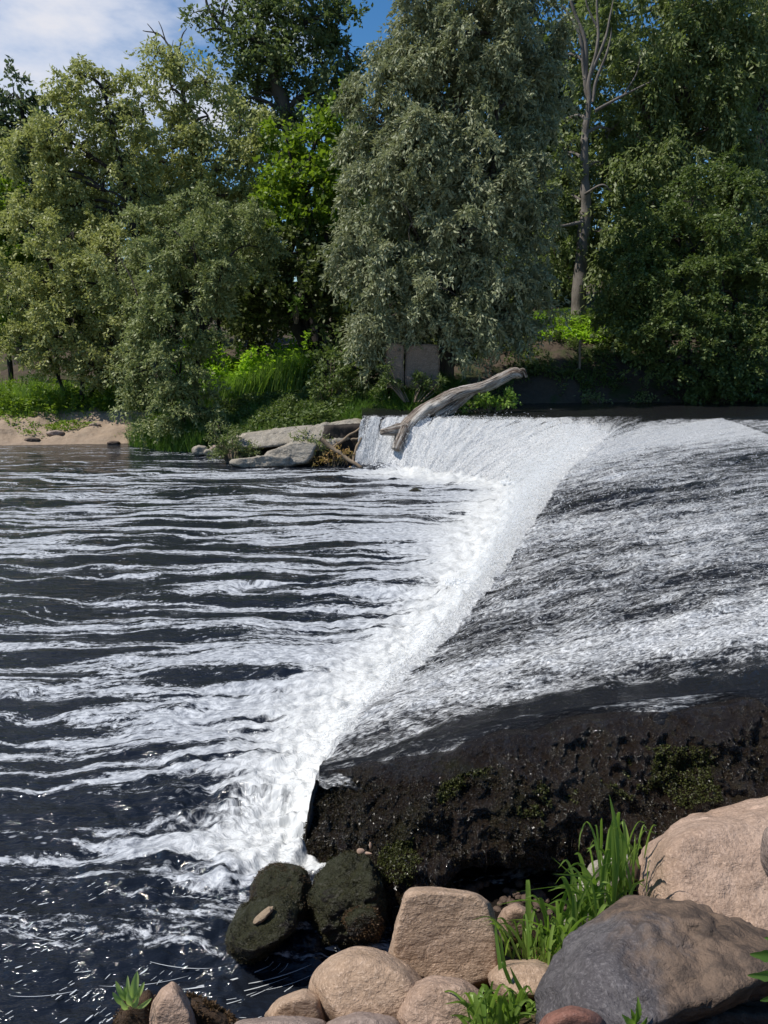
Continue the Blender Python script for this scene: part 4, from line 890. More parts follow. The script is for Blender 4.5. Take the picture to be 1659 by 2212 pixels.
tree('maple_tree', 'bright green maple with dark shaded underside between the olive trees and the willow', 'tree', GT,
     [([(690, 845, 21.5), (665, 760, 21.5), (635, 690, 21.5), (620, 600, 21.8), (640, 450, 22)], .26, .08), ([(700, 840, 21.6), (690, 740, 21.6), (700, 620, 21.8)], .12, .05), ([(660, 750, 21.5), (665, 640, 21.6), (700, 520, 22)], .12, .05)],
     [(715, 245, 55, 45, 22.5), (680, 310, 70, 55, 22.4), (735, 340, 45, 70, 22.3), (655, 395, 75, 65, 22.2), (725, 440, 50, 80, 22), (640, 480, 80, 70, 22), (620, 300, 40, 40, 22.6)],
     22, (.14, .11), M['maple'], M['barkd'], 2.3, 106, .05, .5, .1, .07)
tree('maple_shade_crown', 'lower crown of the maple, its shade painted as darker leaves, low over the bright clearing', 'tree', GT,
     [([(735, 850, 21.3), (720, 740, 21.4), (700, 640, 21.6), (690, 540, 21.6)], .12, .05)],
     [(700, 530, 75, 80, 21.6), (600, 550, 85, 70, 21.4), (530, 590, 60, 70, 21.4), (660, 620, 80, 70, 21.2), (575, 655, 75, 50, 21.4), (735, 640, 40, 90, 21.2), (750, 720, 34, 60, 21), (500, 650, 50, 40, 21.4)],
     21.4, (.14, .10), M['dark'], M['barkd'], 2.6, 116, .1, .45, .1, .06)  # shaded lower maple crown as its own tree, the shade put into darker leaves
tree('olive_green_tree', 'thin-topped olive-green tree left of the tall dark tree, dead twigs sticking out of its top', 'tree', GT,
     [([(430, 760, 23.5), (428, 640, 23.5), (420, 420, 23.5), (405, 280, 23.5), (385, 130, 23.5)], .16, .04), ([(405, 280, 23.5), (390, 160, 23.5), (350, 80, 23.5), (305, 65, 23.5)], .05, .012), ([(355, 85, 23.5), (340, 45, 23.5)], .02, .008), ([(335, 75, 23.5), (315, 50, 23.5)], .02, .008), ([(385, 140, 23.5), (390, 80, 23.5), (400, 60, 23.5)], .03, .01), ([(420, 420, 23.5), (480, 340, 23.5), (520, 280, 23.5)], .07, .03), ([(370, 110, 23.5), (372, 85, 23.5)], .015, .006)],
     [(380, 130, 55, 35), (340, 115, 40, 25), (440, 175, 55, 40), (370, 190, 70, 45), (450, 250, 70, 55), (370, 270, 70, 50), (520, 270, 50, 50), (440, 330, 90, 60), (340, 350, 60, 60), (540, 350, 60, 70), (480, 420, 90, 70), (390, 430, 80, 60), (570, 430, 50, 60), (540, 500, 70, 50), (440, 510, 90, 60), (360, 510, 50, 60), (590, 500, 30, 40)],
     23.4, (.13, .06), O_, M['bark'], 1.75, 107, .35, .5, .05)
tree('olive_green_tree', 'leaning olive-green tree at left with a bare dark fork in its middle', 'tree', GT,
     [([(312, 640, 22), (300, 520, 22), (280, 440, 22), (262, 380, 22), (250, 300, 22), (230, 200, 22)], .13, .03), ([(285, 450, 22), (250, 420, 21.8), (220, 410, 21.8)], .05, .015), ([(265, 390, 22), (190, 330, 22), (130, 290, 22)], .06, .02)],
     [(60, 330, 50, 50), (310, 250, 45, 50), (330, 480, 60, 50, 22.6), (240, 460, 60, 50, 22.6), (190, 165, 50, 30), (230, 190, 60, 35), (150, 220, 70, 50), (250, 255, 70, 50), (110, 290, 60, 50), (190, 300, 80, 55), (280, 330, 50, 50), (130, 370, 70, 55), (220, 380, 70, 50), (70, 400, 50, 50), (300, 410, 40, 50), (160, 440, 70, 40), (90, 460, 50, 40)],
     22.2, (.12, .055), O_, M['barkd'], 1.9, 108, .4, .45, .05)
tree('waterside_tree', 'slender small-leaved tree standing at the waterline right of the sandy beach', 'tree', GT,
     [([(418, 945, 18.4), (424, 850, 18.4), (426, 740, 18.4), (428, 640, 18.5), (424, 540, 18.5)], .085, .03), ([(405, 940, 18.4), (390, 800, 18.3), (370, 680, 18.4)], .04, .015), ([(422, 760, 18.4), (460, 660, 18.3), (480, 580, 18.3)], .04, .012), ([(398, 930, 18.4), (350, 820, 18.3), (310, 700, 18.3)], .035, .012)],
     [(420, 480, 90, 60, 19.2), (500, 470, 70, 60, 19.4), (330, 490, 60, 50, 19.2), (540, 530, 60, 55, 19.2), (260, 560, 50, 60, 19.2), (420, 540, 80, 60, 18.6), (340, 570, 60, 60, 18.5), (480, 600, 60, 55, 18.6), (400, 630, 70, 55, 18.2), (310, 650, 60, 60, 18.3), (350, 710, 70, 60, 18.0), (440, 700, 45, 50, 18.2), (300, 760, 45, 60, 18.2), (370, 790, 65, 60, 17.9), (430, 800, 40, 60, 18.0), (310, 840, 40, 50, 18.1), (370, 870, 65, 55, 17.8), (430, 890, 45, 50, 17.8), (350, 925, 60, 35, 17.7), (470, 560, 50, 40)],
     18.3, (.095, .040), M['water_tree'], M['barkd'], 2.1, 109, .35, .36, 0, .03)
tree('bush', 'wide leafy bush over the beach at far left with thin dark stems', 'bush', None,
     [([(180, 870, 21), (170, 760, 21), (130, 640, 21), (110, 560, 21)], .07, .02), ([(190, 870, 21), (240, 740, 21), (260, 640, 21)], .05, .02), ([(150, 870, 21), (90, 740, 21), (50, 620, 21)], .05, .02), ([(150, 700, 21), (140, 640, 20.8), (90, 600, 20.6)], .06, .03)],
     [(60, 480, 70, 50, 21.5), (160, 500, 90, 50, 21.2), (250, 540, 60, 55, 21.2), (100, 560, 80, 60, 20.8), (20, 590, 50, 70, 21), (190, 610, 80, 60, 20.6), (60, 660, 80, 60, 20.6), (270, 640, 50, 60, 20.8), (150, 690, 80, 60, 20.4), (230, 720, 60, 60, 20.4), (30, 730, 60, 50, 20.6), (110, 760, 80, 45, 20.5), (200, 790, 70, 40, 20.5)],
     21, (.10, .05), M['olive'], M['barkd'], 2.0, 110, .2, .38, .1)
tree('bush', 'yellow-green rounded bush at the left edge, top left of the beach bush', 'bush', None,
     [([(20, 860, 23), (20, 650, 23), (30, 480, 23)], .08, .03)],
     [(20, 440, 50, 50), (-30, 500, 60, 70), (50, 520, 50, 50), (0, 580, 60, 60), (-20, 680, 60, 70)], 23, (.13, .07), M['maple'], M['barkd'], 2.2, 111, .1, .45)
tree('background_tree', 'blue-green leafy tree behind at the top left edge under the sky', 'tree', GT,
     [([(40, 760, 32), (40, 500, 32), (50, 200, 32)], .3, .06)],
     [(30, 200, 45, 35), (-20, 260, 60, 60), (60, 260, 60, 50), (110, 210, 40, 35), (20, 330, 80, 60), (110, 330, 50, 60), (60, 410, 90, 50), (10, 460, 80, 60), (150, 470, 60, 60), (90, 540, 100, 60)],
     32, (.20, .13), M['darkblue'], M['barkd'], 1.9, 112, .1, .7, .2, .09)
tree('background_tree', 'dark blue-green tree behind the right edge with sky glimpsed through it', 'tree', GT,
     [([(1640, 700, 31), (1640, 400, 31), (1650, 0, 31)], .3, .06)],
     [(1640, 0, 80, 80), (1560, 60, 60, 60), (1690, 120, 60, 100), (1600, 170, 60, 60), (1640, 300, 60, 60), (1580, 390, 60, 60), (1690, 420, 60, 100), (1620, 520, 80, 60), (1330, 40, 80, 60), (1310, 130, 50, 50), (1250, 60, 50, 90)],
     31, (.20, .13), M['darkblue'], M['barkd'], 1.7, 113, .15, .7, .1, .09)
tree('background_tree', 'mid-green leafy tree filling the gap behind the two olive-green trees', 'tree', GT,
     [([(300, 760, 28), (300, 560, 28), (300, 360, 28)], .2, .05)],
     [(300, 330, 70, 50), (210, 400, 80, 60), (400, 390, 90, 60), (500, 420, 80, 60), (300, 460, 100, 60), (150, 500, 80, 60), (430, 500, 100, 60), (560, 480, 60, 60), (620, 380, 50, 60), (540, 310, 50, 50)],
     28, (.17, .11), M['darkblue'], M['barkd'], 1.7, 117, .1, .6, .2, .07)
# shaded shrubs beneath and behind, one by one
US = 'shaded understorey shrubs'
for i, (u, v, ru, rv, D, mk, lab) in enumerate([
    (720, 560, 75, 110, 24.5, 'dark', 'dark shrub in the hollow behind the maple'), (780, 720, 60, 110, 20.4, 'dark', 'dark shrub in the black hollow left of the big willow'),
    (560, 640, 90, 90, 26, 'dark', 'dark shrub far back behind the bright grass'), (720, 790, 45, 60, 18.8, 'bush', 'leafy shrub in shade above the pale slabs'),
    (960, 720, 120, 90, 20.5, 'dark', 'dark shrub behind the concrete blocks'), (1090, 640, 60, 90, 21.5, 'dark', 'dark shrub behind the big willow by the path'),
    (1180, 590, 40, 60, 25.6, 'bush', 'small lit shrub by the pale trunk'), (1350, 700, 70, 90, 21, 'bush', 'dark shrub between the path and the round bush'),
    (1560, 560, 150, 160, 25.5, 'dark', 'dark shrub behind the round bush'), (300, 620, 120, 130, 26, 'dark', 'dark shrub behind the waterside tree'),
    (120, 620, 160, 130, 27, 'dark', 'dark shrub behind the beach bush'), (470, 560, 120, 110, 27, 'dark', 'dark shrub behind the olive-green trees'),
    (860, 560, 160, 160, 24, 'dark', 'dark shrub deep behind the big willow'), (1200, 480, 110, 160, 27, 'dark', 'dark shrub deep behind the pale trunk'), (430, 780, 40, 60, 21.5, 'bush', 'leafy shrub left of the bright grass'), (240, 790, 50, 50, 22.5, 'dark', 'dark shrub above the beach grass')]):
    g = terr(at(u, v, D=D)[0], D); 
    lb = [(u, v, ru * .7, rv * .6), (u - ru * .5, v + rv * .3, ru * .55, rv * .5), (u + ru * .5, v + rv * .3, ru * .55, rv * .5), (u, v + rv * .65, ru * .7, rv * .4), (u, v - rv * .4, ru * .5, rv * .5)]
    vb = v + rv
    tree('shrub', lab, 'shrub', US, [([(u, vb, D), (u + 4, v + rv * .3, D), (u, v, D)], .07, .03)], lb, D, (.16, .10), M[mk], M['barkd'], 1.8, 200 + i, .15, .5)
# distant wood closing the view
def copy_tree(o, parent=None):
    c = o.copy(); COL.objects.link(c); c.parent = parent
    for ch in list(o.children): copy_tree(ch, c)
    return c
u0 = 0
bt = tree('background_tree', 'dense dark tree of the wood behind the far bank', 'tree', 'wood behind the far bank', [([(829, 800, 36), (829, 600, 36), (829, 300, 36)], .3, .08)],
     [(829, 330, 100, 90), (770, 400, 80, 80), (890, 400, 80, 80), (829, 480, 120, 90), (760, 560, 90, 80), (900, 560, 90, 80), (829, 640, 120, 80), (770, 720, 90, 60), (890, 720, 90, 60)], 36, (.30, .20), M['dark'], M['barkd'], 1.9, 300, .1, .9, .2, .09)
bx = bt.location.x
for i, (dx, dy, sc, rz) in enumerate([(-17.5, 2, .95, 40), (-13.5, 1, .72, 100), (-9.5, 3, .74, 200), (-6, 0, .66, 300), (-2, 2, .82, 20), (4, 0, 1.15, 150), (8, 2, 1.1, 250), (12.5, 1, 1.05, 70), (17, 2, 1.05, 10), (22, 5, 1.2, 120), (-24, 5, 1.0, 220), (-32, 8, 1.1, 20), (30, 8, 1.2, 300)]):
    c = copy_tree(bt); c.location = (bx + dx, bt.location.y + dy, terr(bx + dx, bt.location.y + dy) - .1); c.scale = (sc,) * 3; c.rotation_euler = (0, 0, R(rz))

# ------------------------------------------------------------------ grass and weeds
def blades(P, H, W, lean, seed, nseg=3, bend=.5, dirs=None):
    r = np.random.default_rng(seed); n = len(P); H = np.broadcast_to(H, (n,)) * r.uniform(.6, 1.25, n); th = r.uniform(0, 2 * np.pi, n) if dirs is None else dirs
    d = np.column_stack([np.cos(th), np.sin(th)]); ln = lean * r.uniform(.1, 1.2, n); wd = r.uniform(0, 2 * np.pi, n); wv = np.column_stack([np.cos(wd), np.sin(wd), 0 * wd]) * (W * r.uniform(.7, 1.3, n))[:, None]
    rows = []
    for k in range(nseg + 1):
        f = k / nseg; hx = ln * H * f ** 1.7; hz = H * (f - bend * ln * f ** 2.2 * .6)
        c = P + np.column_stack([d[:, 0] * hx, d[:, 1] * hx, hz]); w = wv * (1 - f ** 1.6 * .92) * .5
        rows += [c - w, c + w]
    V = np.stack(rows, 1); m = 2 * (nseg + 1); b = np.arange(n)[:, None, None] * m
    q = np.array([[2 * k, 2 * k + 1, 2 * k + 3, 2 * k + 2] for k in range(nseg)])[None]
    return V.reshape(-1, 3), (b + q).reshape(-1, 4), np.repeat(r.random(n), nseg)
def region(n, xs, ys, f, seed):
    r = np.random.default_rng(seed); X = r.uniform(*xs, n); Y = r.uniform(*ys, n); k = f(X, Y) > r.random(n); X, Y = X[k], Y[k]
    return np.column_stack([X, Y, terr(X, Y) - .02])
def stuff(name, lab, P, H, W, lean, mat, seed, **kw):
    V, Fq, lv = blades(P, H, W, lean, seed, **kw); link(name, make_mesh(name, V, Fq, mat, True, {'lv': ('FACE', lv)}), kind='stuff', label=lab, cat='grass')
dsh = lambda X, Y: Y - shore_y(X)
stuff('grass', 'green grass above the sandy beach on the left bank', region(16000, (-16, -5.3), (18, 24), lambda X, Y: sstep(1.5, 2.3, dsh(X, Y) + .5 * fbm(X * 1.5, Y * 1.5, 0, 7, 2)) * sstep(-5.3, -6.0, X), 1), .30, .016, .5, M['grassdk'], 1)
stuff('grass', 'short weeds fringing the sandy beach', region(7000, (-16, -5.6), (18, 22), lambda X, Y: .8 * sstep(.9, 1.6, dsh(X, Y)) * (fbm(X * 2, Y * 2, 0, 5, 3) > .05), 2), .12, .02, .8, M['grass'], 2)
stuff('tall_grass', 'bright sunlit tall grass in the clearing behind the waterside tree', region(15000, (-5.8, -2.2), (20.2, 24.5), lambda X, Y: np.ones_like(X), 3), 1.15, .022, .35, M['grass'], 3)
stuff('reeds', 'reeds at the foot of the waterside tree', region(5200, (-6.2, -4.1), (17.2, 18.9), lambda X, Y: sstep(-.25, .1, dsh(X, Y)), 4), .55, .014, .35, M['grassdk'], 4)
stuff('grass', 'shaded grass between the waterside tree and the slabs', region(14000, (-4.6, .2), (16.2, 20.2), lambda X, Y: sstep(.5, 1.2, dsh(X, Y)), 5), .34, .016, .6, M['grassdk'], 5)
stuff('grass', 'lush grass mound spilling over the bank beside the falls', region(16000, (-.85, 1.9), (15.9, 18.2), lambda X, Y: sstep(-.15, .25, dsh(X, Y)), 6), .42, .018, .8, M['grassdk'], 6)
stuff('grass', 'sunlit grass at the foot of the pale trunk', region(9000, (3.6, 6.6), (21.3, 24.5), lambda X, Y: np.ones_like(X), 7), .30, .018, .5, M['grass'], 7)
stuff('grass', 'sparse shaded weeds on the dark slope at right', region(9000, (1.4, 12), (17.6, 22), lambda X, Y: .8 * (fbm(X * 1.4, Y * 1.4, 0, 15, 3) > .12) * sstep(.0, .4, dsh(X, Y)), 8), .2, .02, .7, M['grassdk'], 8)

def cover(name, lab, P, H, leaf, n, mat, seed):
    r = np.random.default_rng(seed); i = r.integers(0, len(P), n); h = H * (.55 + .45 * fbm(P[:, 0] * 2.2, P[:, 1] * 2.2, 0, seed, 3))
    Q = P[i] + r.normal(0, .05, (n, 3)); Q[:, 2] = P[i, 2] + h[i] * r.random(n) ** .6
    d = r.standard_normal((n, 3)); d[:, 2] = np.abs(d[:, 2]) * .5; d /= np.linalg.norm(d, axis=1)[:, None]
    b = np.cross(d, r.standard_normal((n, 3)) * .6 + np.array((0, 0, 1.0))); b /= np.linalg.norm(b, axis=1)[:, None]
    Lf = leaf * r.uniform(.6, 1.4, n)[:, None]; W = Lf * .24
    V = np.stack([Q, Q + d * Lf * .45 + b * W, Q + d * Lf, Q + d * Lf * .45 - b * W], 1).reshape(-1, 3)
    link(name, make_mesh(name, V, np.arange(n * 4).reshape(-1, 4), mat, False, {'lv': ('FACE', r.random(n))}), kind='stuff', label=lab, cat='ground cover')
cover('ground_cover', 'leafy nettles along the top of the sandy beach', region(5000, (-16, -5.4), (18, 23), lambda X, Y: sstep(1.7, 2.3, dsh(X, Y) + .6 * fbm(X * 1.3, Y * 1.3, 0, 7, 2)), 31), .75, .10, 26000, M['maple'], 31)
cover('ground_cover', 'yellow-green leafy growth in the clearing, sunlight painted into its leaves', region(4000, (-5.6, -1.9), (20.4, 23.5), lambda X, Y: np.ones_like(X), 32), 2.1, .13, 26000, M['lime'], 32)  # sunlight in this clearing is painted by the brighter leaf colour
cover('ground_cover', 'shaded leafy growth behind the pale slabs', region(4000, (-4.4, .2), (16.4, 20), lambda X, Y: sstep(.6, 1.3, dsh(X, Y)), 33), .6, .09, 24000, M['bush'], 33)
cover('ground_cover', 'dark leafy growth on the shaded slope by the upstream water', region(4000, (1.2, 12), (17.6, 23), lambda X, Y: .9 * (fbm(X * 1.4, Y * 1.4, 0, 15, 3) > -.05) * sstep(.0, .4, dsh(X, Y)), 34), .45, .09, 24000, M['bush'], 34)
cover('ground_cover', 'low plants in the clearing at the foot of the pale trunk, sunlight painted into their leaves', region(3000, (3.9, 6.0), (20.6, 23.5), lambda X, Y: np.ones_like(X), 36), .35, .10, 7000, M['lime'], 36)  # bright leaf colour paints sunlight onto ground the willow keeps in shade
cover('ground_cover', 'low leafy growth mixed in the grass mound by the falls', region(3000, (-.85, 1.9), (15.9, 18.2), lambda X, Y: sstep(-.1, .3, dsh(X, Y)), 35), .35, .07, 9000, M['maple'], 35)

def leafy(name, lab, cat, lobes, D, leaf, mat, cov, seed, group=None, clump=.18, up=.3, droop=.1, stems=6):
    V, lv, CC = crown_mesh(lobes, D, leaf[0], leaf[1], cov, mat, seed, droop, clump, .6, up, .6)
    b = V.mean(0); b[2] = V[:, 2].min(); root = empty(name, b, lab, cat, group)
    tb = Tubes()
    for q in CC[:: max(1, len(CC) // (stems * 3))]:
        s = b + np.array(((q[0] - b[0]) * .3, (q[1] - b[1]) * .3, 0)); tb.add(catmull([s, (s + q) / 2 + rng.normal(0, .02, 3), q], 6) - b, np.linspace(.012, .004, 6) * D / 16, 4, 0, False)
    link('stem', tb.mesh('stem', mat if False else M['pole']), root)
    link('foliage', make_mesh('foliage', V - b, np.arange(len(V)).reshape(-1, 4), mat, False, {'lv': ('FACE', lv)}), root)
stuff('grass', 'long sunlit grass behind the beach at far left', region(9000, (-13, -6.4), (20.3, 22.6), lambda X, Y: (fbm(X, Y, 0, 17, 2) > -.2) * 1.0, 9), .62, .018, .45, M['grass'], 9)
cover('ground_cover', 'creeping green plants spreading over the upper sand', region(4000, (-13, -5.5), (19.0, 21.5), lambda X, Y: 1.0 * (fbm(X * 1.6, Y * 2.2, 0, 19, 3) > .02 + .35 * sstep(1.6, .7, dsh(X, Y))), 37), .14, .07, 9000, M['maple'], 37)
for i, (u, v, r_, lab) in enumerate([(120, 932, 13, 'flat tan stone half sunk in the beach sand'), (205, 915, 9, 'small stone high on the beach near the reeds'), (70, 948, 12, 'dark wet stone at the beach waterline, left'), (245, 948, 10, 'dark wet stone at the beach waterline by the reeds')]):
    po = [(u + r_ * 1.7 * math.cos(a), v + r_ * .55 * math.sin(a)) for a in np.arange(8) * 2 * np.pi / 8]
    c_ = at(u, v, D=18.9); o_ = rock(po, {932: 19.1, 915: 19.6, 948: 18.75}[v], .12, M['granite3' if i < 2 else 'brown'], 'stone', lab, group='stones on the beach', p=9, amp=.06, sub=4, seed=120 + i); o_.location.z = float(terr(o_.location.x, o_.location.y)) - .06
WD = 'weeds growing by the falls'
leafy('weed_clump', 'bright yellow-green leafy weeds on the crest under the driftwood log', 'weeds', [(1010, 873, 24, 8), (1045, 865, 26, 13), (1080, 858, 24, 14), (1100, 862, 16, 10), (1075, 872, 26, 8)], 16.0, (.07, .045), M['grass'], 3, 401, WD)
leafy('weed_clump', 'grey-green weeds standing in the shallows left of the slabs', 'weeds', [(480, 955, 18, 26), (500, 935, 14, 20), (520, 960, 20, 22), (475, 985, 26, 14), (545, 975, 16, 16), (465, 920, 8, 16)], 15.8, (.07, .02), M['weed'], 2, 402, WD)
leafy('weed_clump', 'green weeds among the stones above the leaning pole', 'weeds', [(655, 955, 18, 24), (680, 960, 18, 16), (640, 975, 10, 20), (665, 985, 20, 10)], 15.5, (.07, .025), M['weed'], 2.2, 403, WD)
leafy('weed_clump', 'yellow-brown weeds at the waterline below the pole', 'weeds', [(690, 990, 22, 9), (720, 975, 18, 8), (745, 985, 14, 10)], 15.3, (.07, .03), M['dry'], 1.5, 404, WD)
leafy('weed_clump', 'tall leafy weeds in shade above the slabs', 'weeds', [(730, 800, 22, 40), (700, 830, 26, 40), (760, 840, 26, 30), (690, 870, 30, 24), (640, 880, 34, 24)], 17.6, (.09, .04), M['bush'], 2, 405, WD)
leafy('weed_clump', 'small pale weeds at the dark waterline right of the log', 'weeds', [(1265, 860, 14, 10), (1300, 866, 16, 8), (1390, 862, 22, 8)], 18.3, (.07, .04), M['weed'], 2, 406, WD)
leafy('weed_clump', 'single bright leafy sprig in the dark hollow', 'weeds', [(637, 658, 12, 14), (642, 672, 8, 8)], 20.6, (.10, .08), M['grass'], 2.5, 407, WD)
leafy('weed_clump', 'green weeds growing up in front of the concrete blocks', 'weeds', [(850, 822, 26, 16), (900, 826, 30, 16), (940, 822, 24, 18), (835, 800, 12, 20)], 16.6, (.08, .03), M['bush'], 2, 409, WD)
leafy('weed_clump', 'bright little sprig on the narrower concrete block', 'weeds', [(882, 800, 10, 6), (878, 808, 8, 6)], 17.4, (.07, .05), M['grass'], 2.5, 408, WD)

# ------------------------------------------------------------------ near plants
def ribbon_plant(name, lab, cat, specs, mat, seed, group=None, base=None, width=.008):
    """specs: list of pixel paths [(u,v,D)...] each one leaf blade, drawn as a folded ribbon"""
    Vs, Fs, LVs, n0 = [], [], [], 0; r = np.random.default_rng(seed)
    specs = [(p_, w_ * 1.35) for p_, w_ in specs]
    root = empty(name, base, lab, cat, group)
    for pts, w in specs:
        P = catmull([np.asarray(q, float) if len(q) == 3 and not isinstance(q, tuple) else at(q[0], q[1], D=q[2]) for q in pts], 14); T = np.gradient(P, axis=0); T /= np.linalg.norm(T, axis=1)[:, None] + 1e-9
        side = np.cross(T, np.array((r.normal(0, .5), -1.0, r.normal(0, .4)))); side /= np.linalg.norm(side, axis=1)[:, None] + 1e-9; up_ = np.cross(side, T)
        f = np.linspace(0, 1, 14); ww = w * (np.minimum(1, .45 + f * 2.2) * (1 - f ** 2.6)) ; ww = ww[:, None]
        V = np.stack([P - side * ww + up_ * ww * .25, P, P + side * ww + up_ * ww * .25], 1).reshape(-1, 3); Vs.append(V - np.array(root.location))
        i = np.arange(13)[:, None] * 3 + np.arange(2)[None]; i = i.ravel(); Fs.append(np.stack([i, i + 1, i + 4, i + 3], -1) + n0); LVs.append(np.full(26, r.random())); n0 += len(V)
    link('blades', make_mesh('blades', np.vstack(Vs), np.vstack(Fs), mat, True, {'lv': ('FACE', np.concatenate(LVs))}), root)
    root.children[0]['kind'] = 'stuff'
    return root
def tuft_specs(cu, cv, D, n, hmin, hmax, spread, seed, w=.006, curl=.6, rootw=25):
    r = np.random.default_rng(seed); out = []
    for _ in range(n):
        u0 = cu + r.normal(0, rootw); v0 = cv + r.normal(0, 12); d0 = D + r.normal(0, .04); h = r.uniform(hmin, hmax); sx = r.normal(0, spread); dd = r.normal(0, .06)
        tipd = h * curl * r.uniform(-.1, .9) if abs(sx) > spread * .5 else 0
        out.append(([(u0, v0, d0), (u0 + sx * .25, v0 - h * .55, d0 + dd * .4), (u0 + sx * .65, v0 - h * .95, d0 + dd * .8), (u0 + sx * 1.05, v0 - h * .98 + tipd * .5, d0 + dd)], w * r.uniform(.5, 1.3)))
    return out
sp = []
for (cu, cv, n, h0, h1, s_) in ((1335, 1930, 16, 60, 160, 40), (1300, 1975, 26, 60, 170, 55), (1255, 2010, 24, 50, 150, 60), (1215, 2050, 22, 40, 130, 50), (1350, 1860, 12, 40, 110, 35)):
    sp += tuft_specs(cu, cv, 2.52 - (cv - 1950) * .0012, n, h0, h1, s_, cu, .0065)
for pts, w in (([(1325, 1960), (1330, 1850), (1328, 1780), (1316, 1715)], .016), ([(1330, 1900), (1327, 1840), (1324, 1790), (1322, 1770)], .014), ([(1345, 1900), (1348, 1820), (1335, 1790), (1322, 1790)], .009), ([(1300, 1950), (1290, 1830), (1270, 1775), (1254, 1800), (1250, 1840)], .005), ([(1360, 1920), (1372, 1850), (1390, 1795), (1420, 1802)], .005), ([(1368, 1880), (1370, 1830), (1372, 1800)], .008), ([(1290, 1960), (1250, 1905), (1225, 1880), (1190, 1850)], .004), ([(1300, 1960), (1270, 1900), (1230, 1890), (1192, 1888)], .006), ([(1320, 1930), (1280, 1912), (1200, 1915), (1105, 1928)], .004),
               ([(1180, 2080), (1210, 1990), (1270, 1935), (1330, 1925)], .012), ([(1200, 2060), (1235, 2000), (1290, 1940), (1320, 1935)], .013), ([(1330, 1990), (1310, 1930), (1290, 1940), (1300, 1985)], .007), ([(1190, 2060), (1165, 2000), (1150, 1960), (1140, 1945)], .006), ([(1280, 1990), (1262, 1940), (1225, 1925), (1190, 1945)], .005)):
    sp.append(([(u, v, 2.46 - .02 * i) for i, (u, v) in enumerate(pts)], w * .62))
ribbon_plant('grass_tuft', 'tallest grass tuft with broad arching blades against the dark weir face', 'grass', sp, M['grass'], 3, base=at(1290, 2020, D=2.5))
sp = tuft_specs(1170, 2095, 2.36, 40, 40, 120, 45, 8, .0045) + tuft_specs(1225, 2070, 2.40, 24, 40, 110, 40, 9, .0045) + tuft_specs(1120, 2060, 2.42, 14, 30, 90, 30, 10, .004)
ribbon_plant('grass_tuft', 'fine-bladed grass tuft between the flat-topped rock and the grey boulder', 'grass', sp, M['grass'], 4, base=at(1170, 2095, D=2.36))
sp = [([(1085, 2140, 2.2), (1080, 2080, 2.22), (1072, 2020, 2.25), (1070, 1990, 2.26)], .006), ([(1100, 2130, 2.2), (1085, 2060, 2.22), (1082, 2010, 2.25)], .005), ([(1085, 2140, 2.2), (1078, 2105, 2.21), (1062, 2000, 2.3), (1058, 1965, 2.32)], .0), ([(1110, 2140, 2.15), (1090, 2090, 2.16), (1085, 2075, 2.17)], .006), ([(1150, 2180, 2.1), (1120, 2130, 2.12), (1100, 2085, 2.14)], .007)]
ribbon_plant('grass_tuft', 'few dark upright blades before the right edge of the flat-topped rock', 'grass', [s for s in sp if s[1] > 0], M['grassdk'], 5, base=at(1085, 2140, D=2.2))
sp = tuft_specs(1070, 2215, 1.98, 34, 30, 95, 55, 12, .0055) + tuft_specs(1120, 2200, 1.98, 20, 30, 80, 35, 13, .006) + tuft_specs(1030, 2225, 1.96, 12, 30, 80, 40, 14, .005)
ribbon_plant('grass_tuft', 'leafy grass tuft at the bottom edge left of the red stone', 'grass', sp, M['grass'], 6, base=at(1070, 2215, D=1.98))

def leaf_plant(name, lab, cat, stems, mat, base, group=None):
    """broad leaves one by one: (u,v,D base)->(u,v,D tip), width m, each a cupped blade"""
    root = empty(name, base, lab, cat, group); k = 0
    for (a, b, w, serr) in stems:
        A, B = at(*a[:2], D=a[2]), at(*b[:2], D=b[2]); ax = B - A; L_ = np.linalg.norm(ax); ax /= L_
        sd_ = np.cross(ax, np.array((.2, -1, .3))); sd_ /= np.linalg.norm(sd_); up_ = np.cross(sd_, ax)
        f = np.linspace(0, 1, 15); prof = np.where(f < .35, .12 + .1 * f, np.sin(np.clip((f - .3) / .7, 0, 1) * np.pi) ** .6 + .05) if not serr else np.sin(np.clip(f, .02, .98) * np.pi) ** .8 * (1 + .25 * ((np.arange(15) % 2) - .5))
        V = []
        for j, q in enumerate(f):
            c = A + ax * L_ * q + up_ * (.12 * L_ * math.sin(q * 3.0)) - A * 0
            for s in (-1, -.5, 0, .5, 1): V.append(c + sd_ * s * w * prof[j] + up_ * (abs(s) * w * .35 * prof[j]))
        V = np.array(V) - np.array(root.location)
        link('leaf', make_mesh('leaf', V, grid_faces(15, 5), mat, True, {'lv': ('FACE', np.full(56, rng.random()))}), root); k += 1
    return root
leaf_plant('leafy_sprout', 'pale green leafy sprout on the brown muddy rock at bottom left', 'plant',
           [((285, 2170, 2.05), (297, 2096, 2.03), .0125, 0), ((280, 2170, 2.05), (276, 2106, 2.05), .006, 0), ((282, 2172, 2.04), (250, 2118, 2.03), .008, 0), ((280, 2175, 2.03), (243, 2142, 2.0), .008, 0), ((285, 2175, 2.05), (268, 2130, 2.03), .007, 0), ((285, 2172, 2.05), (312, 2120, 2.06), .008, 0), ((288, 2178, 2.03), (328, 2155, 2.0), .007, 0), ((280, 2180, 2.02), (262, 2160, 1.98), .008, 0), ((286, 2170, 2.06), (290, 2125, 2.06), .007, 0), ((286, 2175, 2.03), (276, 2142, 2.0), .009, 0), ((286, 2178, 2.03), (300, 2150, 2.0), .008, 0)],
           M['sprout'], at(285, 2180, D=2.05))
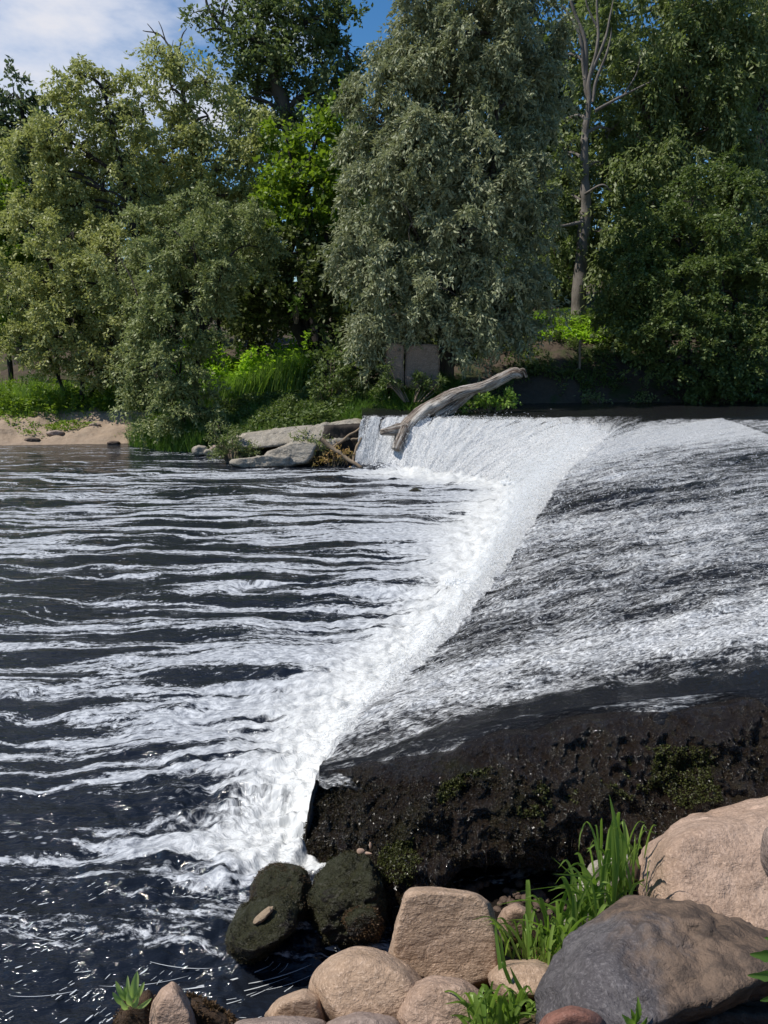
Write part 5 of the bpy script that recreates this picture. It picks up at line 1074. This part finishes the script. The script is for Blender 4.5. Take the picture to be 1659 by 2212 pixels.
leaf_plant('small_plant', 'small serrated-leaf plant at the bottom edge before the grey boulder', 'plant',
           [((1370, 2215, 1.65), (1377, 2152, 1.66), .009, 1), ((1370, 2215, 1.65), (1342, 2190, 1.62), .009, 1), ((1370, 2215, 1.65), (1398, 2195, 1.62), .008, 1), ((1370, 2220, 1.64), (1350, 2205, 1.6), .010, 1), ((1370, 2215, 1.66), (1362, 2178, 1.66), .007, 1), ((1375, 2225, 1.63), (1392, 2210, 1.6), .009, 1)],
           M['grass'], at(1370, 2230, D=1.65))
leaf_plant('nettle_plant', 'jagged dark green nettle leaves poking in at the right edge', 'plant',
           [((1720, 2050, 1.7), (1618, 2060, 1.66), .020, 1), ((1720, 2080, 1.7), (1612, 2105, 1.62), .018, 1), ((1720, 2110, 1.7), (1640, 2160, 1.62), .016, 1), ((1730, 2030, 1.7), (1650, 2025, 1.68), .014, 1)],
           M['grassdk'], at(1720, 2120, D=1.7))
# dead leaves caught on the moss and small green leaves on the weir
def small_leaf(u, v, D, w, h, mat, lab, tilt):
    c = at(u, v, D=D); n = 14; th = np.arange(n) * 2 * np.pi / n
    V = np.column_stack([np.cos(th) * w, np.zeros(n), np.sin(th) * h * (1 - .25 * np.cos(th))]); V = np.vstack([V, [[0, -.006, 0]]]); Fq = np.array([[i, (i + 1) % n, n] for i in range(n)])
    o = link('fallen_leaf', make_mesh('fallen_leaf', V, Fq, mat, True, {'lv': ('FACE', np.full(n, .7))}), None, lab, 'leaf', 'leaves stuck on the weir', loc=c); o.rotation_euler = tilt
M['leafdry'] = mat_leaf('fallen_leaf', (.38, .24, .16), (.48, .33, .24), .2, .6, .3)
small_leaf(779, 1838, 2.66, .016, .010, M['leafdry'], 'round tan dead leaf on the mossy boulder', (R(-30), 0, R(10)))
small_leaf(795, 1843, 2.66, .016, .005, M['leafdry'], 'narrow tan dead leaf right beside the round one', (R(-30), 0, R(-10)))
small_leaf(800, 1826, 2.67, .005, .014, M['leafdry'], 'thin upright tan dead leaf above the other two', (R(-10), 0, 0))

V_, F_2 = ico(4)
for (u, v, D, sx, sy, sz, mk, nm, lab, cat) in ((568, 1978, 2.60, .050, .018, .014, 'leafdry', 'wood_chip', 'tan strip of bare wood stuck on the olive-green mossy rock', 'wood'),):
    c = at(u, v, D=D); W = V_ * np.array((sx, sy, sz)) * (1 + .25 * fbm(V_[:, 0] * 3, V_[:, 1] * 3, V_[:, 2] * 3, 4, 3))[:, None]
    o = link(nm, make_mesh(nm, W, F_2, M['pole']), None, lab, cat, loc=c); o.rotation_euler = (0, R(-38), R(15))

# pebbles and dry straw between the boulders
def near_z(x, y): return .03 + max(-1, 3.1 - y) * .10
V_, F_2 = ico(2); VV, FF, n0 = [], [], 0
for k in range(420):
    x = rng.uniform(.05, 1.3); y = rng.uniform(2.15, 3.1); r_ = rng.uniform(.006, .024) * (1 if rng.random() < .85 else 1.8)
    sc3 = np.array((1, rng.uniform(.7, 1.1), rng.uniform(.5, .8))) * r_; W = V_ * sc3 * (1 + .18 * fbm(V_[:, 0] * 2 + k, V_[:, 1] * 2, V_[:, 2] * 2, 3, 2))[:, None]
    a_ = rng.uniform(0, 6.3); W = np.column_stack([W[:, 0] * math.cos(a_) - W[:, 1] * math.sin(a_), W[:, 0] * math.sin(a_) + W[:, 1] * math.cos(a_), W[:, 2]])
    VV.append(W + np.array((x, y, near_z(x, y) + .004))); FF.append(F_2 + n0); n0 += len(V_)
link('pebbles', make_mesh('pebbles', np.vstack(VV), np.vstack(FF), M['brown']), kind='stuff', label='small pebbles and grit between the shore boulders', cat='pebbles')
r = np.random.default_rng(77); n = 700; P = np.column_stack([r.uniform(.35, .72, n), r.uniform(2.2, 2.6, n), np.zeros(n)]); P[:, 2] = [near_z(a, b) + .01 + .05 * r.random() for a, b in P[:, :2]]
V, Fq, lv = blades(P, .07, .0035, 1.6, 78, bend=1.6); link('straw', make_mesh('straw', V, Fq, M['dry'], True, {'lv': ('FACE', lv)}), kind='stuff', label='dry straw lying between the grass tufts', cat='straw')
